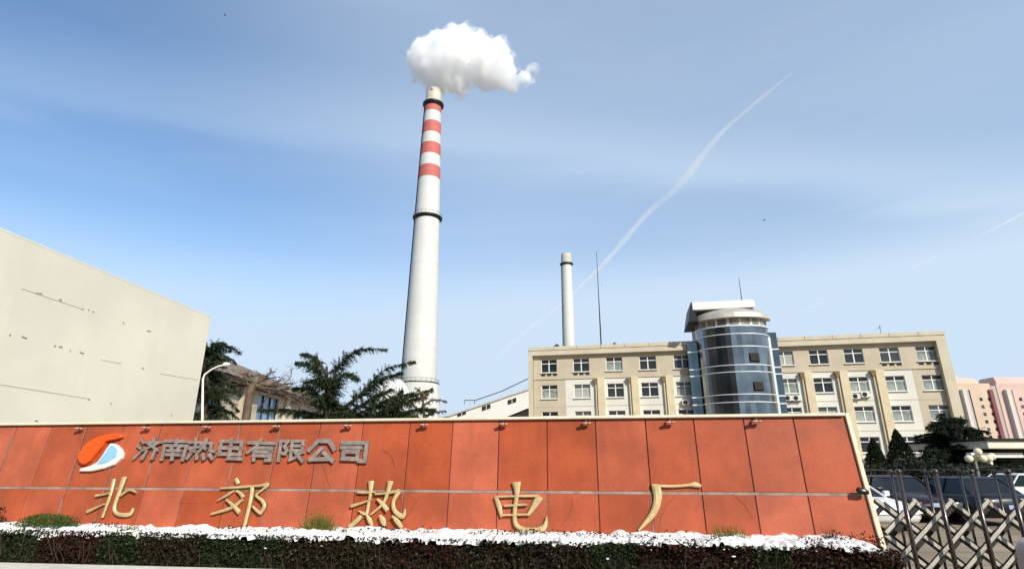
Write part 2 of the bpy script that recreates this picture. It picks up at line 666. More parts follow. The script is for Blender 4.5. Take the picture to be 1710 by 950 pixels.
gold([[(621, 803, 11), (620, 824, 6), (617, 841, 6), (614, 858, 6)], [(614, 858, 5), (608, 857, 5), (601, 852.5, 2)],
      [(599, 822, 4), (613, 822.5, 4.5), (628, 821.5, 3)], [(588, 845, 6), (603, 840.5, 4.5), (622, 834, 3)],
      [(628, 825, 3), (648, 823.5, 4.5), (668, 819.5, 6)], [(654, 803, 11), (649, 822, 7), (641, 841, 5), (621, 859, 3)],
      [(632, 833, 3.5), (640, 841, 7), (649, 852.5, 8)],
      [(668, 820.5, 8), (659, 836, 6.5), (659.5, 850, 7), (667, 859, 8), (675, 861, 8), (679, 849, 2)],
      [(605.5, 861, 7), (596, 871, 8), (585, 879, 7)], [(614.5, 859, 3), (619, 868, 8), (623.5, 878, 5)],
      [(636.5, 860, 4), (641, 868, 10), (645, 878, 5)], [(657.5, 861, 3), (665, 870, 8), (673, 880.5, 6)]],
     'gold character with four dots along its foot, above the grass tuft')
gold([[(828, 829, 6), (834, 845, 8), (838.5, 863, 5)], [(828, 829.5, 4), (865, 828.5, 4), (900, 828, 5)],
      [(902, 828.5, 13), (892, 845, 9), (882, 860, 5)], [(839, 860, 3.5), (860, 859.3, 3.5), (882, 859, 4)],
      [(843, 844.5, 4), (860, 843.5, 4), (880, 842.5, 4)],
      [(863, 805, 15), (864, 824, 8), (860.5, 850, 7), (861, 872, 7), (871, 882, 7), (891, 884, 6), (908, 881, 9), (914, 862, 1.5)]],
     'gold character shaped like a barred box with a hooked tail')
gold([[(1088, 810.5, 5), (1120, 812, 4.5), (1150, 810, 5), (1160, 809, 8), (1170, 812, 5)],
      [(1095, 811, 14), (1098, 832, 12), (1090, 857, 9.5), (1066, 885, 3)]], 'gold character of one top bar and one long curved stroke')


def grey(quad, strokes, label, wd=0.068):
    tl, tr, bl, br = [np.array(q, float) for q in quad]
    mb = MB()
    for j, st in enumerate(strokes):
        P = []
        for x, y in st:
            q = tl * (1 - x) * (1 - y) + tr * x * (1 - y) + bl * (1 - x) * y + br * x * y
            P.append(q)
        px = np.linalg.norm(tr - tl) * wd * 1.28
        # sharp polyline: one prism per segment, ends extended by half a width
        for i in range(len(P) - 1):
            d = P[i + 1] - P[i]
            L = np.linalg.norm(d) + 1e-9
            a, b = P[i] - d / L * px * 0.8, P[i + 1] + d / L * px * 0.8
            sa, ha = sign_su(*a)
            sb, hbb = sign_su(*b)
            hw = px * SC
            pts = [(sa + (sb - sa) * t, ha + (hbb - ha) * t, hw) for t in (0, 0.5, 1)]
            stroke(mb, pts, 0.040 + 0.0013 * (j * 2 + i), chis=0.85)
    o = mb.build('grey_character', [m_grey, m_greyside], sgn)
    o['label'] = label


grey([(237, 733), (274, 733), (226, 766), (263, 766)],
     [[(.08, .08), (.2, .2)], [(.02, .38), (.16, .48)], [(.02, .98), (.2, .68)], [(.62, .0), (.66, .1)], [(.34, .18), (1, .18)],
      [(.45, .24), (.95, .56)], [(.88, .24), (.32, .58)], [(.5, .62), (.42, 1)], [(.86, .6), (.86, 1)]], 'first grey metal character, next to the emblem', .055)
grey([(278, 734), (319, 735), (271, 767), (310, 768)],
     [[(.04, .08), (.96, .08)], [(.5, .0), (.5, .28)], [(.05, 1), (.05, .3), (.95, .3), (.95, 1)], [(.35, .42), (.4, .5)], [(.66, .42), (.6, .5)],
      [(.25, .56), (.75, .56)], [(.25, .76), (.75, .76)], [(.5, .56), (.5, 1)]], 'second grey metal character', .06)
grey([(321, 733), (363, 735), (316, 766), (358, 767)],
     [[(.02, .18), (.4, .16)], [(.22, 0), (.22, .62), (.1, .6)], [(.02, .48), (.42, .38)], [(.46, .18), (.85, .18), (.85, .55), (1, .6)],
      [(.64, 0), (.6, .32), (.42, .62)], [(.48, .32), (.66, .48)], [(.1, .78), (.0, .98)], [(.36, .78), (.38, .98)], [(.62, .78), (.66, .98)], [(.88, .78), (1, .98)]],
     'third grey metal character, with four dots', .055)
grey([(369, 734), (410, 735), (364, 766), (404, 767)],
     [[(.08, .78), (.08, .1), (.92, .1), (.92, .78)], [(.08, .44), (.92, .44)], [(.08, .76), (.92, .76)], [(.5, .0), (.5, .98), (1, .98)]],
     'fourth grey metal character, a four-paned box', .065)
grey([(418, 735), (461, 736), (414, 768), (456, 769)],
     [[(.02, .14), (.98, .14)], [(.46, .0), (.3, .36), (.02, .62)], [(.28, 1), (.28, .38), (.92, .38), (.92, 1), (.78, 1)], [(.28, .58), (.92, .58)], [(.28, .78), (.92, .78)]],
     'fifth grey metal character', .062)
grey([(469, 735), (511, 735), (464, 769), (507, 770)],
     [[(.06, 1), (.06, .06), (.34, .06), (.24, .32), (.36, .52), (.28, .66), (.14, .64)], [(.52, .94), (.52, .06), (.94, .06), (.94, .5), (.52, .5)],
      [(.52, .28), (.94, .28)], [(.52, .96), (.72, .84)], [(.96, .6), (.78, .72)], [(.66, .54), (1, 1)]], 'sixth grey metal character', .058)
grey([(519, 735), (561, 735), (515, 770), (559, 770)],
     [[(.32, .06), (.04, .48)], [(.48, .06), (.78, .06), (.98, .44)], [(.5, .42), (.12, .92), (.8, .9)], [(.62, .62), (.95, .98)]],
     'seventh grey metal character, with open splayed strokes', .075)
grey([(573, 737), (617, 737), (569, 769), (612, 771)],
     [[(.04, .08), (.95, .08), (.95, .98), (.76, .98)], [(.04, .32), (.72, .32)], [(.12, .54), (.66, .54), (.66, .9), (.12, .9), (.12, .54)]],
     'last grey metal character, an open frame round a small box', .07)

# ---- emblem


def px7(pts):                                                   # enlarged crop -> photo pixels
    return [(100 + x / 4.523, 690 + y / 4.523) for x, y in pts]


def relief(pts, o0, o1, inset=0.93):
    q = [sign_su(u, v) for u, v in pts]
    cx, cy_ = sum(p[0] for p in q) / len(q), sum(p[1] for p in q) / len(q)
    base = [sw(s, h, o0) for s, h in q]
    mid = [sw(s, h, o0 + (o1 - o0) * .75) for s, h in q]
    top = [sw(cx + (s - cx) * inset, cy_ + (h - cy_) * inset, o1) for s, h in q]
    n = len(q)
    mb = MB()
    fs = [(i, (i + 1) % n, n + (i + 1) % n, n + i) for i in range(n)] + [(n + i, n + (i + 1) % n, 2 * n + (i + 1) % n, 2 * n + i) for i in range(n)]
    fs.append(tuple(range(2 * n, 3 * n)))
    mb.add(base + mid + top, fs)
    return mb


m_orange = mat('emblem_orange', (0.78, 0.10, 0.012), 0.35, var=0.05)
m_blue = mat('emblem_blue', (0.26, 0.55, 0.86), 0.35, var=0.05)
m_white = mat('white_paint', (0.80, 0.78, 0.72), 0.5, var=0.05)
emb = relief(px7([(165, 425), (240, 405), (300, 372), (340, 320), (372, 268), (400, 230), (440, 235), (475, 268), (492, 305), (482, 340), (430, 388), (350, 418), (250, 440), (165, 440)]), .002, .05).build('emblem', m_white, sgn)
relief(px7([(300, 385), (345, 330), (378, 280), (404, 243), (436, 252), (458, 285), (448, 330), (395, 366), (345, 383)]), .0505, .058, .98).build('blue_wave', m_blue, emb)
relief(px7([(490, 160), (440, 156), (370, 162), (300, 182), (240, 212), (195, 255), (165, 300), (153, 340), (160, 370), (185, 388), (212, 388), (250, 362), (300, 300), (335, 262), (362, 222), (380, 207), (450, 195), (490, 182)]), .002, .062).build('orange_flame', m_orange, emb)
for a, b in (((330, 360), (425, 345)), ((352, 330), (452, 310)), ((372, 298), (455, 282))):
    (u0, v0), (u1, v1) = px7([a, b])
    s0, h0 = sign_su(u0, v0)
    s1, h1 = sign_su(u1, v1)
    mb = MB()
    stroke(mb, [(s0, h0, .0022), ((s0 + s1) / 2, (h0 + h1) / 2 - .006, .003), (s1, h1, .0022)], 0.0605)
    mb.build('white_stripe', [m_white, m_white], emb)

# ---- small lamps under the coping
m_lamp = mat('copper_lamp', (0.55, 0.27, 0.18), 0.45, metal=0.3, var=0.2, scale=20)
m_lamp2 = mat('lamp_glass', (0.62, 0.55, 0.48), 0.2, var=0.05)
m_black = mat('black_metal', (0.015, 0.015, 0.016), 0.5, var=0.1)


def make_lamp(s):
    o = empty('sign_lamp', sw(s, 0, 0), 0)
    mb = MB()
    mb.box((-.008, -.075, -.02), (.008, 0.0, -.006))
    mb.box((-.012, -.085, -.06), (.012, -.065, -.006))
    mb.build('bracket', m_black, o, world=False)
    for dx in (-.032, .034):
        mb = MB()
        T = [(0.0, 0.0), (.014, .002), (.026, .010), (.033, .026), (.030, .027), (0.0, .020)]
        mb.lathe(T, 14, 0, (dx, -.085, -.072), sx=1.1)
        mb.build('reflector', m_lamp, o, world=False, smooth=True)
    mb = MB()
    mb.lathe([(0, .0), (.012, .004), (.014, .014), (.008, .026), (0, .028)], 10, 0, (.002, -.09, -.066))
    mb.build('bulb', m_lamp2, o, world=False, smooth=True)
    return o


lamp_lbl = {140: 'small copper lamp under the coping, directly above the orange emblem', 250: 'small copper lamp above the first grey character',
            351: 'small copper lamp above the third grey character', 465: 'small copper lamp above the fifth and sixth grey characters',
            583: 'small copper lamp above the last grey character', 709: 'small copper lamp right of the grey characters, before the cedars',
            840: 'small copper lamp above the box-shaped gold character', 977: 'small copper lamp midway between the last two gold characters',
            1116: 'small copper lamp above the last gold character', 1259: 'small copper lamp below the glass tower, last before the right end'}
first = None
for u in lamp_lbl:
    s = sign_su(u, 708)[0]
    if first is None:
        o = first = make_lamp(s)
    else:
        o = copy_tree(first)
        o.location = sw(s, 0, 0)
    tag(o, lamp_lbl[u], 'lamp', 'lamps along the top of the sign wall')
# dark fitting on the right edge
c = sw(sign_su(1436, 820)[0], sign_su(1436, 820)[1], 0.05)
o = empty('wall_fitting', c, 0, 'black rounded fitting with a pale cap on the right edge of the sign wall', 'fitting')
mb = MB()
mb.tube([c + Vector((-.075, -.02, .012)), c + Vector((-.06, -.03, .010)), c + Vector((.02, -.03, -.006)), c + Vector((.05, -.02, -.016))], [.012, .036, .036, .026], 12)
mb.build('housing', m_black, o, smooth=True)
mb = MB()
mb.lathe([(0, .012), (.018, .008), (.024, 0), (.018, -.006)], 12, 0, c + Vector((-.015, -.058, .008)))
mb.build('cap', m_white, o, smooth=True)

# ================================================================== hedge, planter, snow
HT = 1.065                                                     # top of the hedge
OB = sw(0, (HT - SP.z) / e_u.z, 0)                            # sign face at hedge height (s = 0)


def hp(s, n, z):
    """s along the sign, n metres in front of it"""
    return Vector((OB.x, OB.y, 0)) + e_s * s + nrm_h * n + Vector((0, 0, z))


def s_of(u, n=0.72, v=908):
    P = hit(u, v, hp(0, n, 0), nrm_h)
    return (P - Vector((OB.x, OB.y, 0))).dot(e_s)


m_green = leafmat('leaf_green', (0.016, 0.032, 0.008), (0.034, 0.052, 0.012))
m_red = leafmat('leaf_red', (0.034, 0.007, 0.005), (0.062, 0.020, 0.009))
m_olive = leafmat('leaf_olive', (0.024, 0.019, 0.008), (0.048, 0.032, 0.012))
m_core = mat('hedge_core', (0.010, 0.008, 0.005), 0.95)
m_twig = mat('hedge_twig', (0.075, 0.045, 0.025), 0.9)
hedge_secs = [(-140, 62, 'green', 'green clipped hedge at the far left end of the bed', 0),
              (62, 160, 'red', 'dark red hedge between the emblem and the left frame edge', 0),
              (160, 232, 'green', 'dark green hedge below the first gold character', 0),
              (232, 335, 'olive', 'brown and green hedge between the first two gold characters', 0),
              (335, 470, 'green', 'dark olive hedge below the second gold character', 0),
              (470, 640, 'olive', 'bronze-brown hedge in front of the tall grass tuft', 0),
              (640, 765, 'red', 'dark red hedge just right of the four-dotted gold character', 0),
              (765, 985, 'olive', 'long dark olive-brown hedge below the box-shaped gold character', 0),
              (985, 1065, 'green', 'leafy green hedge poking through snow between the last two gold characters', 0),
              (1065, 1255, 'red', 'wine-red hedge below the last gold character', 0),
              (1255, 1318, 'green', 'narrow green hedge with snow on it, right of the last gold character', 0),
              (1318, 1506, 'red', 'dark red-brown hedge at the right end beside the folding gate', 0)]
W = 0.72                                                      # hedge depth


def top_noise(s, n):
    return 0.005 * min(0, s) + 0.05 * noise.noise(Vector((s * 2.1, n * 2.0, 3.0))) + 0.035 * noise.noise(Vector((s * 7.0, n * 6.0, 9.0)))


for (u0, u1, kindc, label, _k) in hedge_secs:
    s0, s1 = s_of(u0), s_of(u1)
    L = s1 - s0
    o = empty('hedge', hp((s0 + s1) / 2, W / 2, 0), 0, label, 'hedge', 'clipped hedges in front of the sign wall')
    mb = MB()
    m0 = 0.05
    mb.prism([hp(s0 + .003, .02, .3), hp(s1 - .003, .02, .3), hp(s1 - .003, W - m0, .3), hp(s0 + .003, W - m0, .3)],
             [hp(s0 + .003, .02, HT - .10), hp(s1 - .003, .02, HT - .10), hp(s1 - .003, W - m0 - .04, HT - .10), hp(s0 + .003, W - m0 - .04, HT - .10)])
    mb.build('light_block_core', m_core, o)  # opaque dark box added inside the hedge to block light
    nf, nt = int(L * 3200), int(L * 1600)
    P = []
    zs = rng.random(nf) ** 0.7 * (HT - .35) + .35
    ss = rng.random(nf) * L + s0
    bulge = np.array([0.09 * noise.noise(Vector((a * 3, b * 4, 1))) for a, b in zip(ss, zs)])
    nn = W - rng.random(nf) * 0.10 + bulge
    P += [hp(a, b, c_) for a, b, c_ in zip(ss, nn, zs)]
    ss = rng.random(nt) * L + s0
    nn = rng.random(nt) * W
    tz = np.array([top_noise(a, b) for a, b in zip(ss, nn)])
    dens = np.array([noise.noise(Vector((a * 1.6, b * 2.5, 20.0))) for a, b in zip(ss, nn)])
    zz = HT - 0.03 + tz - rng.random(nt) * 0.10 + np.where(dens > 0.16, 0.03 + 0.09 * rng.random(nt), 0.0)
    P += [hp(a, b, c_) for a, b, c_ in zip(ss, nn, zz)]
    if u1 > 1500:                                              # the free end
        ne = 1500
        P += [hp(s1 - random.random() * .08, random.random() * W, .35 + random.random() * (HT - .38)) for _ in range(ne)]
    N = len(P)
    main = {'green': 0, 'red': 1, 'olive': 2}[kindc]
    mi = np.full(N, main)
    r = rng.random(N)
    mi[r < 0.12] = 0
    mi[r > 0.90] = 2
    leaves('foliage', P, rng.uniform(.022, .045, N), [m_green, m_red, m_olive], o, aspect=0.55, up=0.3, mi=mi)
    mb = MB()
    for _ in range(int(L * 9)):
        a = random.random() * L + s0
        z0 = .4 + random.random() * .4
        p0 = hp(a, W + .02, z0)
        p1 = hp(a + random.uniform(-.12, .12), W + .05, z0 + random.uniform(.1, .3))
        mb.tube([p0, (p0 + p1) / 2 + Vector((random.uniform(-.02, .02), 0, 0)), p1], [.004, .003, .002], 4)
    mb.build('twigs', m_twig, o)

# pale wall in front of the bed
m_kerb = mat('pale_concrete', (0.60, 0.56, 0.47), 0.8, var=0.15, scale=3, bump=0.15)
PA, PB = at(-60, 936.5, 5.45), at(290, 948.5, 5.20)
dirp = Vector((PB.x - PA.x, PB.y - PA.y, 0)).normalized()
prp = Vector((-dirp.y, dirp.x, 0))
zt = PA.z
mb = MB()
a, b = Vector((PA.x, PA.y, 0)), Vector((PA.x, PA.y, 0)) + dirp * 8.6
for (z0, z1, w0, w1) in ((0, zt - .07, -.30, -.02), (zt - .07, zt, -.33, .0)):
    mb.prism([a + prp * w0 + Vector((0, 0, z0)), b + prp * w0 + Vector((0, 0, z0)), b + prp * w1 + Vector((0, 0, z0)), a + prp * w1 + Vector((0, 0, z0))],
             [a + prp * w0 + Vector((0, 0, z1)), b + prp * w0 + Vector((0, 0, z1)), b + prp * w1 + Vector((0, 0, z1)), a + prp * w1 + Vector((0, 0, z1))])
tag(mb.build('planter_wall', m_kerb, bevel=.012), 'low pale concrete wall with a flat top in front of the hedge, lower left', 'low wall')

# snow lying on the hedge
m_snow = bpy.data.materials.new('snow')
m_snow.use_nodes = True
t = NT(m_snow.node_tree)
p = m_snow.node_tree.nodes['Principled BSDF']
p.inputs['Base Color'].default_value = (0.76, 0.76, 0.755, 1)
p.inputs['Roughness'].default_value = 0.6
tcn = t.n('ShaderNodeTexCoord')
nb = t.n('ShaderNodeTexNoise', i_Scale=25.0, i_Detail=6.0)
t.link(tcn.outputs['Object'], nb.inputs['Vector'])
bmp = t.n('ShaderNodeBump', i_Strength=0.25, i_Distance=0.02)
t.link(nb.outputs['Fac'], bmp.inputs['Height'])
t.link(bmp.outputs[0], p.inputs['Normal'])

sA, sB = s_of(-140), s_of(1482)
cover_px = [(-140, .05), (0, .06), (110, .04), (200, -.10), (300, -.16), (340, .04), (430, .16), (560, .20), (700, .26), (840, .20), (900, .06), (1000, -.04), (1060, .04), (1120, .26), (1180, .22), (1240, .0), (1330, .04), (1420, .10), (1490, .22)]
cov_s = [s_of(u) for u, _ in cover_px]
cov_v = [c_ for _, c_ in cover_px]
nx, ny = 1300, 110
S = np.linspace(sA, sB, nx)
Nn = np.linspace(-0.02, W - 0.01, ny)
field = np.empty((nx, ny))
hz = np.empty((nx, ny))
for i, s in enumerate(S):
    cv = np.interp(s, cov_s, cov_v)
    for j, n in enumerate(Nn):
        q = n / W
        f = cv + 0.42 * noise.noise(Vector((s * 5.5, n * 5.5, 0))) + 0.40 * noise.noise(Vector((s * 15, n * 13, 5))) + 0.10 * noise.noise(Vector((s * 34, n * 30, 8)))
        f += 0.20 - 1.7 * max(0, q - 0.72) + (0.25 if q < .15 else 0)
        f = min(f, (S[-1] - s) * 3.0)
        field[i, j] = f
        hz[i, j] = HT - 0.012 + top_noise(s, n) * 0.8 + 0.075 * math.sqrt(max(0.0, min(f, 0.6))) + 0.01 * noise.noise(Vector((s * 9, n * 9, 2)))
idx = -np.ones((nx, ny), int)
vs, fs = [], []
mask = field > 0
for i in range(nx - 1):
    for j in range(ny - 1):
        if mask[i:i + 2, j:j + 2].any():
            q = []
            for a, b in ((i, j), (i, j + 1), (i + 1, j + 1), (i + 1, j)):
                if idx[a, b] < 0:
                    idx[a, b] = len(vs)
                    z = hz[a, b] if mask[a, b] else hz[a, b] - 0.012
                    vs.append(hp(S[a], Nn[b], z))
                q.append(int(idx[a, b]))
            fs.append(tuple(q))
mb = MB()
mb.add(vs, fs)
# scattered clumps that slid down onto the front leaves
for _ in range(60):
    s = random.uniform(sA, sB)
    z = HT - abs(random.gauss(0, .07)) + .01
    if z < .6 or noise.noise(Vector((s * 1.3, 7, 0))) < -.1:
        continue
    r = random.uniform(.006, .018)
    p0 = hp(s, W - .03 + (HT - z) * .25, z)
    k0 = random.random() * 50
    vv, ff = [], []
    for i in range(6):
        a_ = PI * i / 5
        for j in range(8):
            b_ = 2 * PI * j / 8
            d_ = Vector((math.sin(a_) * math.cos(b_), math.sin(a_) * math.sin(b_), math.cos(a_)))
            q = r * (1 + .7 * noise.noise(d_ * 1.6 + Vector((k0, 0, 0))))
            vv.append(p0 + Vector((d_.x * q * 1.4, d_.y * q, d_.z * q * .6)))
    ff = [(i * 8 + j, i * 8 + (j + 1) % 8, (i + 1) * 8 + (j + 1) % 8, (i + 1) * 8 + j) for i in range(5) for j in range(8)]
    mb.add(vv, ff)
tag(mb.build('snow', m_snow, smooth=True), kind='stuff')

# grass tufts growing at the foot of the sign
m_grass = leafmat('grass_blade', (0.14, 0.17, 0.03), (0.26, 0.22, 0.06), trans=.35)


def tuft(u, v, wpx, hpx, nbl, label, m, name='grass_tuft', cat='grass tuft', group='plants at the foot of the sign wall'):
    base = hit(u, v, SP + e_n * .16, e_n)
    k = (hit(u + 50, v, SP + e_n * .16, e_n) - base).length / 50
    wd, ht = wpx * k / 2, hpx * k
    o = empty(name, (base.x, base.y, base.z - .1), 0, label, cat, group)
    mb = MB()
    for _ in range(nbl):
        dx = random.gauss(0, .42) * wd
        hh = ht * random.uniform(.5, 1.1) * math.exp(-(dx / wd) ** 2 * 1.0) + .05
        p0 = base + e_s * dx + nrm_h * random.uniform(-.08, .10) + Vector((0, 0, -.1))
        ln = e_s * (random.gauss(0, .3) * hh + dx * .25) + nrm_h * random.gauss(.04, .12) * hh
        wv = Vector((random.uniform(-1, 1), random.uniform(-1, 1), 0)).normalized() * random.uniform(.0025, .005)
        p1 = p0 + Vector((0, 0, hh * .6)) + ln * .4
        p2 = p0 + Vector((0, 0, hh * 1.0 + .05)) + ln * 1.2
        mb.add([p0 - wv, p0 + wv, p1 + wv * .8, p1 - wv * .8, p2], [(0, 1, 2, 3), (3, 2, 4)])
    mb.build('blades', m, o)
    return o


tuft(533, 886, 60, 33, 420, 'tall yellow-green grass tuft in front of the sign, left of the four-dotted character', m_grass)
tuft(215, 884, 40, 11, 120, 'short yellow grass tuft below the first gold character', m_grass)
tuft(875, 889, 50, 9, 110, 'low grass fringe under the hooked tail of the box-shaped gold character', m_grass)
tuft(725, 892, 36, 12, 60, 'small green weed in the snow between the third and fourth gold characters', leafmat('weed', (.06, .11, .02), (.13, .17, .04)))
tuft(1215, 884, 70, 11, 150, 'low dry grass at the right, beyond the last gold character', m_grass)
tuft(1385, 889, 30, 12, 60, 'brown withered weed near the right end of the sign', leafmat('dry_weed', (.10, .05, .02), (.16, .09, .04)))
base = hit(80, 872, SP + e_n * .2, e_n)
o = empty('low_shrub', (base.x, base.y, base.z - .1), 0, 'low bright green clipped shrub against the sign, below left of the emblem', 'shrub')
P = []
for _ in range(2600):
    a, b, c_ = random.uniform(-1, 1), random.uniform(-1, 1), random.random()
    top = (1 - abs(a) ** 4) * (0.12 + .03 * noise.noise(Vector((a * 5, 0, 2))))
    P.append(base + e_s * a * .42 + nrm_h * b * .12 + Vector((0, 0, -.05 + c_ * (top + .04))))
leaves('foliage', P, rng.uniform(.018, .034, len(P)), leafmat('shrub_leaf', (.03, .08, .012), (.07, .14, .025)), o)
base = hit(-3, 862, SP + e_n * .2, e_n)
o = empty('dark_shrub', (base.x, base.y, base.z - .1), 0, 'dark leafy sprig against the sign at the very left edge', 'shrub')
P = [base + e_s * random.gauss(-.03, .05) + nrm_h * random.gauss(0, .04) + Vector((0, 0, random.uniform(-.1, .12))) for _ in range(300)]
leaves('foliage', P, rng.uniform(.025, .04, len(P)), m_core, o)

# ================================================================== blank white wall building on the left
m_wallw = mat('white_render', (0.72, 0.69, 0.57), 0.75, var=0.06, scale=0.35, streak=(0.22, 1.2, (0.62, 0.59, 0.475)), bump=0.05)
m_wallseam = mat('wall_seam', (0.60, 0.56, 0.46), 0.9)
m_mark = mat('rust_mark', (0.30, 0.23, 0.15), 0.9)
P1 = at(352, 530, 22.0)
zt = P1.z
# left end at the same height
d = ray(0, 384)
P2 = CAM + d * ((zt - EYE) / d.z)
dirw = Vector((P1.x - P2.x, P1.y - P2.y, 0)).normalized()
nw = Vector((dirw.y, -dirw.x, 0))
if nw.x < 0:
    nw = -nw
Lw = (Vector((P1.x, P1.y, 0)) - Vector((P2.x, P2.y, 0))).length
o = empty('blank_building', (P1.x, P1.y, 0), 0, 'tall blank white building wall with a slanting skyline at the left', 'building')
A0 = Vector((P2.x, P2.y, 0)) - dirw * 9
B0 = Vector((P1.x, P1.y, 0))
mb = MB()
mb.prism([A0, B0, B0 - nw * 9, A0 - nw * 9], [q + Vector((0, 0, zt)) for q in (A0, B0, B0 - nw * 9, A0 - nw * 9)])
mb.build('wall', m_wallw, o)
mb = MB()
cp = [A0 + nw * .004 - dirw * .004, B0 + nw * .004 + dirw * .004, B0 - nw * 9.03 + dirw * .03, A0 - nw * 9.03 - dirw * .03]
mb.prism([q + Vector((0, 0, zt + .002)) for q in cp], [q + Vector((0, 0, zt + .06)) for q in cp])
mb.build('roof_edge', m_wallw, o)


def wall_pt(u, v, off=.004):
    return hit(u, v, B0 + nw * off, nw)


def wline(mb, u0, v0, u1, v1, th=.03):
    a, b = wall_pt(u0, v0), wall_pt(u1, v1)
    mb.prism([a, b, b + Vector((0, 0, th)), a + Vector((0, 0, th))], [q + nw * .006 for q in (a, b, b + Vector((0, 0, th)), a + Vector((0, 0, th)))])


for q in ((36, 482, 140, 517), (168, 601, 203, 607), (0, 642, 150, 666), (268, 624, 330, 634)):
    mb = MB()
    wline(mb, *q, th=.018)
    mb.build('panel_seam', m_wallseam, o)
for q in ((60, 490.5, 70, 491.5), (98, 501, 103, 502.5), (136, 516, 140, 517.5), (147, 518, 149, 519), (154, 521, 157, 522.5), (205, 539, 207, 541), (245, 553, 252, 554),
          (15, 560, 18, 560.5), (36, 563, 45, 566), (90, 578, 93, 579), (98, 579.5, 104, 580.5), (116, 586, 118, 587), (133, 589, 140, 591.5), (237, 615, 240, 616.5), (147, 667, 150, 668.5), (184, 674, 186, 675), (58, 703, 63, 704), (285, 693, 287, 694)):
    mb = MB()
    wline(mb, *q, th=.032)
    mb.build('rust_mark', m_mark, o)

# ================================================================== office building
YB, YA = 58.0, 58.0 * 1.159
pB, pA = at(1576, 552.5, YB), at(882, 580, YA)
dirb = Vector((pB.x - pA.x, pB.y - pA.y, 0))
LB = dirb.length
dirb.normalize()
RZ = math.atan2(dirb.y, dirb.x)
ZT = (pA.z + pB.z) / 2
nb_ = Vector((dirb.y, -dirb.x, 0))
bld = empty('office_building', (pA.x, pA.y, 0), RZ, 'long beige and white four-storey office building with a rounded blue glass tower', 'building')
PROJ = 0.55                                                   # pA, pB lie on the parapet face


def fac(u, v, y=0.0):
    """pixel -> (s, z) on the plane local y = const; y negative is towards the camera (wall plane 0 lies PROJ behind the parapet)"""
    P0 = pA - nb_ * (PROJ + y)
    P = hit(u, v, P0, nb_)
    d = P - pA
    return d.dot(dirb), P.z


# local y of wall plane = PROJ ; parapet face = 0
m_beige = mat('beige_render', (0.50, 0.44, 0.33), 0.8, var=0.07, scale=0.6, streak=(0.25, 0.8, (0.42, 0.35, 0.24)))
m_beige2 = mat('beige_frame', (0.55, 0.49, 0.37), 0.8, var=0.07, scale=0.6, streak=(0.2, 0.8, (0.45, 0.38, 0.26)))
m_bwhite = mat('cream_white_render', (0.66, 0.65, 0.59), 0.75, var=0.05, scale=0.5, streak=(0.18, 0.9, (0.62, 0.56, 0.43)))
m_pil = mat('cream_pilaster', (0.62, 0.53, 0.36), 0.8, var=0.08, scale=1.0)
m_rust = mat('brown_hopper', (0.24, 0.15, 0.06), 0.8, var=0.3, scale=6)
m_dark = mat('dark_gap', (0.02, 0.018, 0.015), 0.9)
m_frame = mat('window_frame', (0.78, 0.77, 0.73), 0.45, var=0.04)
m_pane = mat('window_glass', (0.022, 0.026, 0.030), 0.12, var=0.4, scale=0.8, spec=0.3, extra=(.10, .115, .115))
m_pane2 = mat('curtained_glass', (0.22, 0.25, 0.23), 0.25, var=0.45, scale=1.2, spec=0.5, extra=(.42, .43, .38))

rows_v = [(1486, 592), (1495, 640), (1506, 690), (1517, 742)]   # window centres floor by floor, fourth floor first
zc = [fac(u, v)[1] for u, v in rows_v]
left_u = [(916, 611), (971, 611), (1026, 609), (1082, 607), (1139, 606)]
right_u = [(1309, 600), (1368, 597), (1427, 595), (1486, 592), (1546, 590)]
sL = [fac(u, v)[0] for u, v in left_u]
sR = [fac(u, v)[0] for u, v in right_u]
sl_fit = np.polyfit(range(5), sL, 1)
sr_fit = np.polyfit(range(5), sR, 1)
sL = [sl_fit[0] * k + sl_fit[1] for k in range(5)]
sR = [sr_fit[0] * k + sr_fit[1] for k in range(5)]
WW, WH = 1.95, 1.62
ZPAR = fac(1500, 571, -PROJ)[1]                               # underside of the parapet
ZB4 = fac(1500, 616)[1]                                       # foot of the fourth floor band
s_tw0, s_tw1 = fac(1150, 610)[0], fac(1303, 610)[0]
SL0, SL1 = 0.55, s_tw0 + 0.4
SR0, SR1 = s_tw1 - 0.4, LB - 1.0
bayL, bayR = sl_fit[0], sr_fit[0]


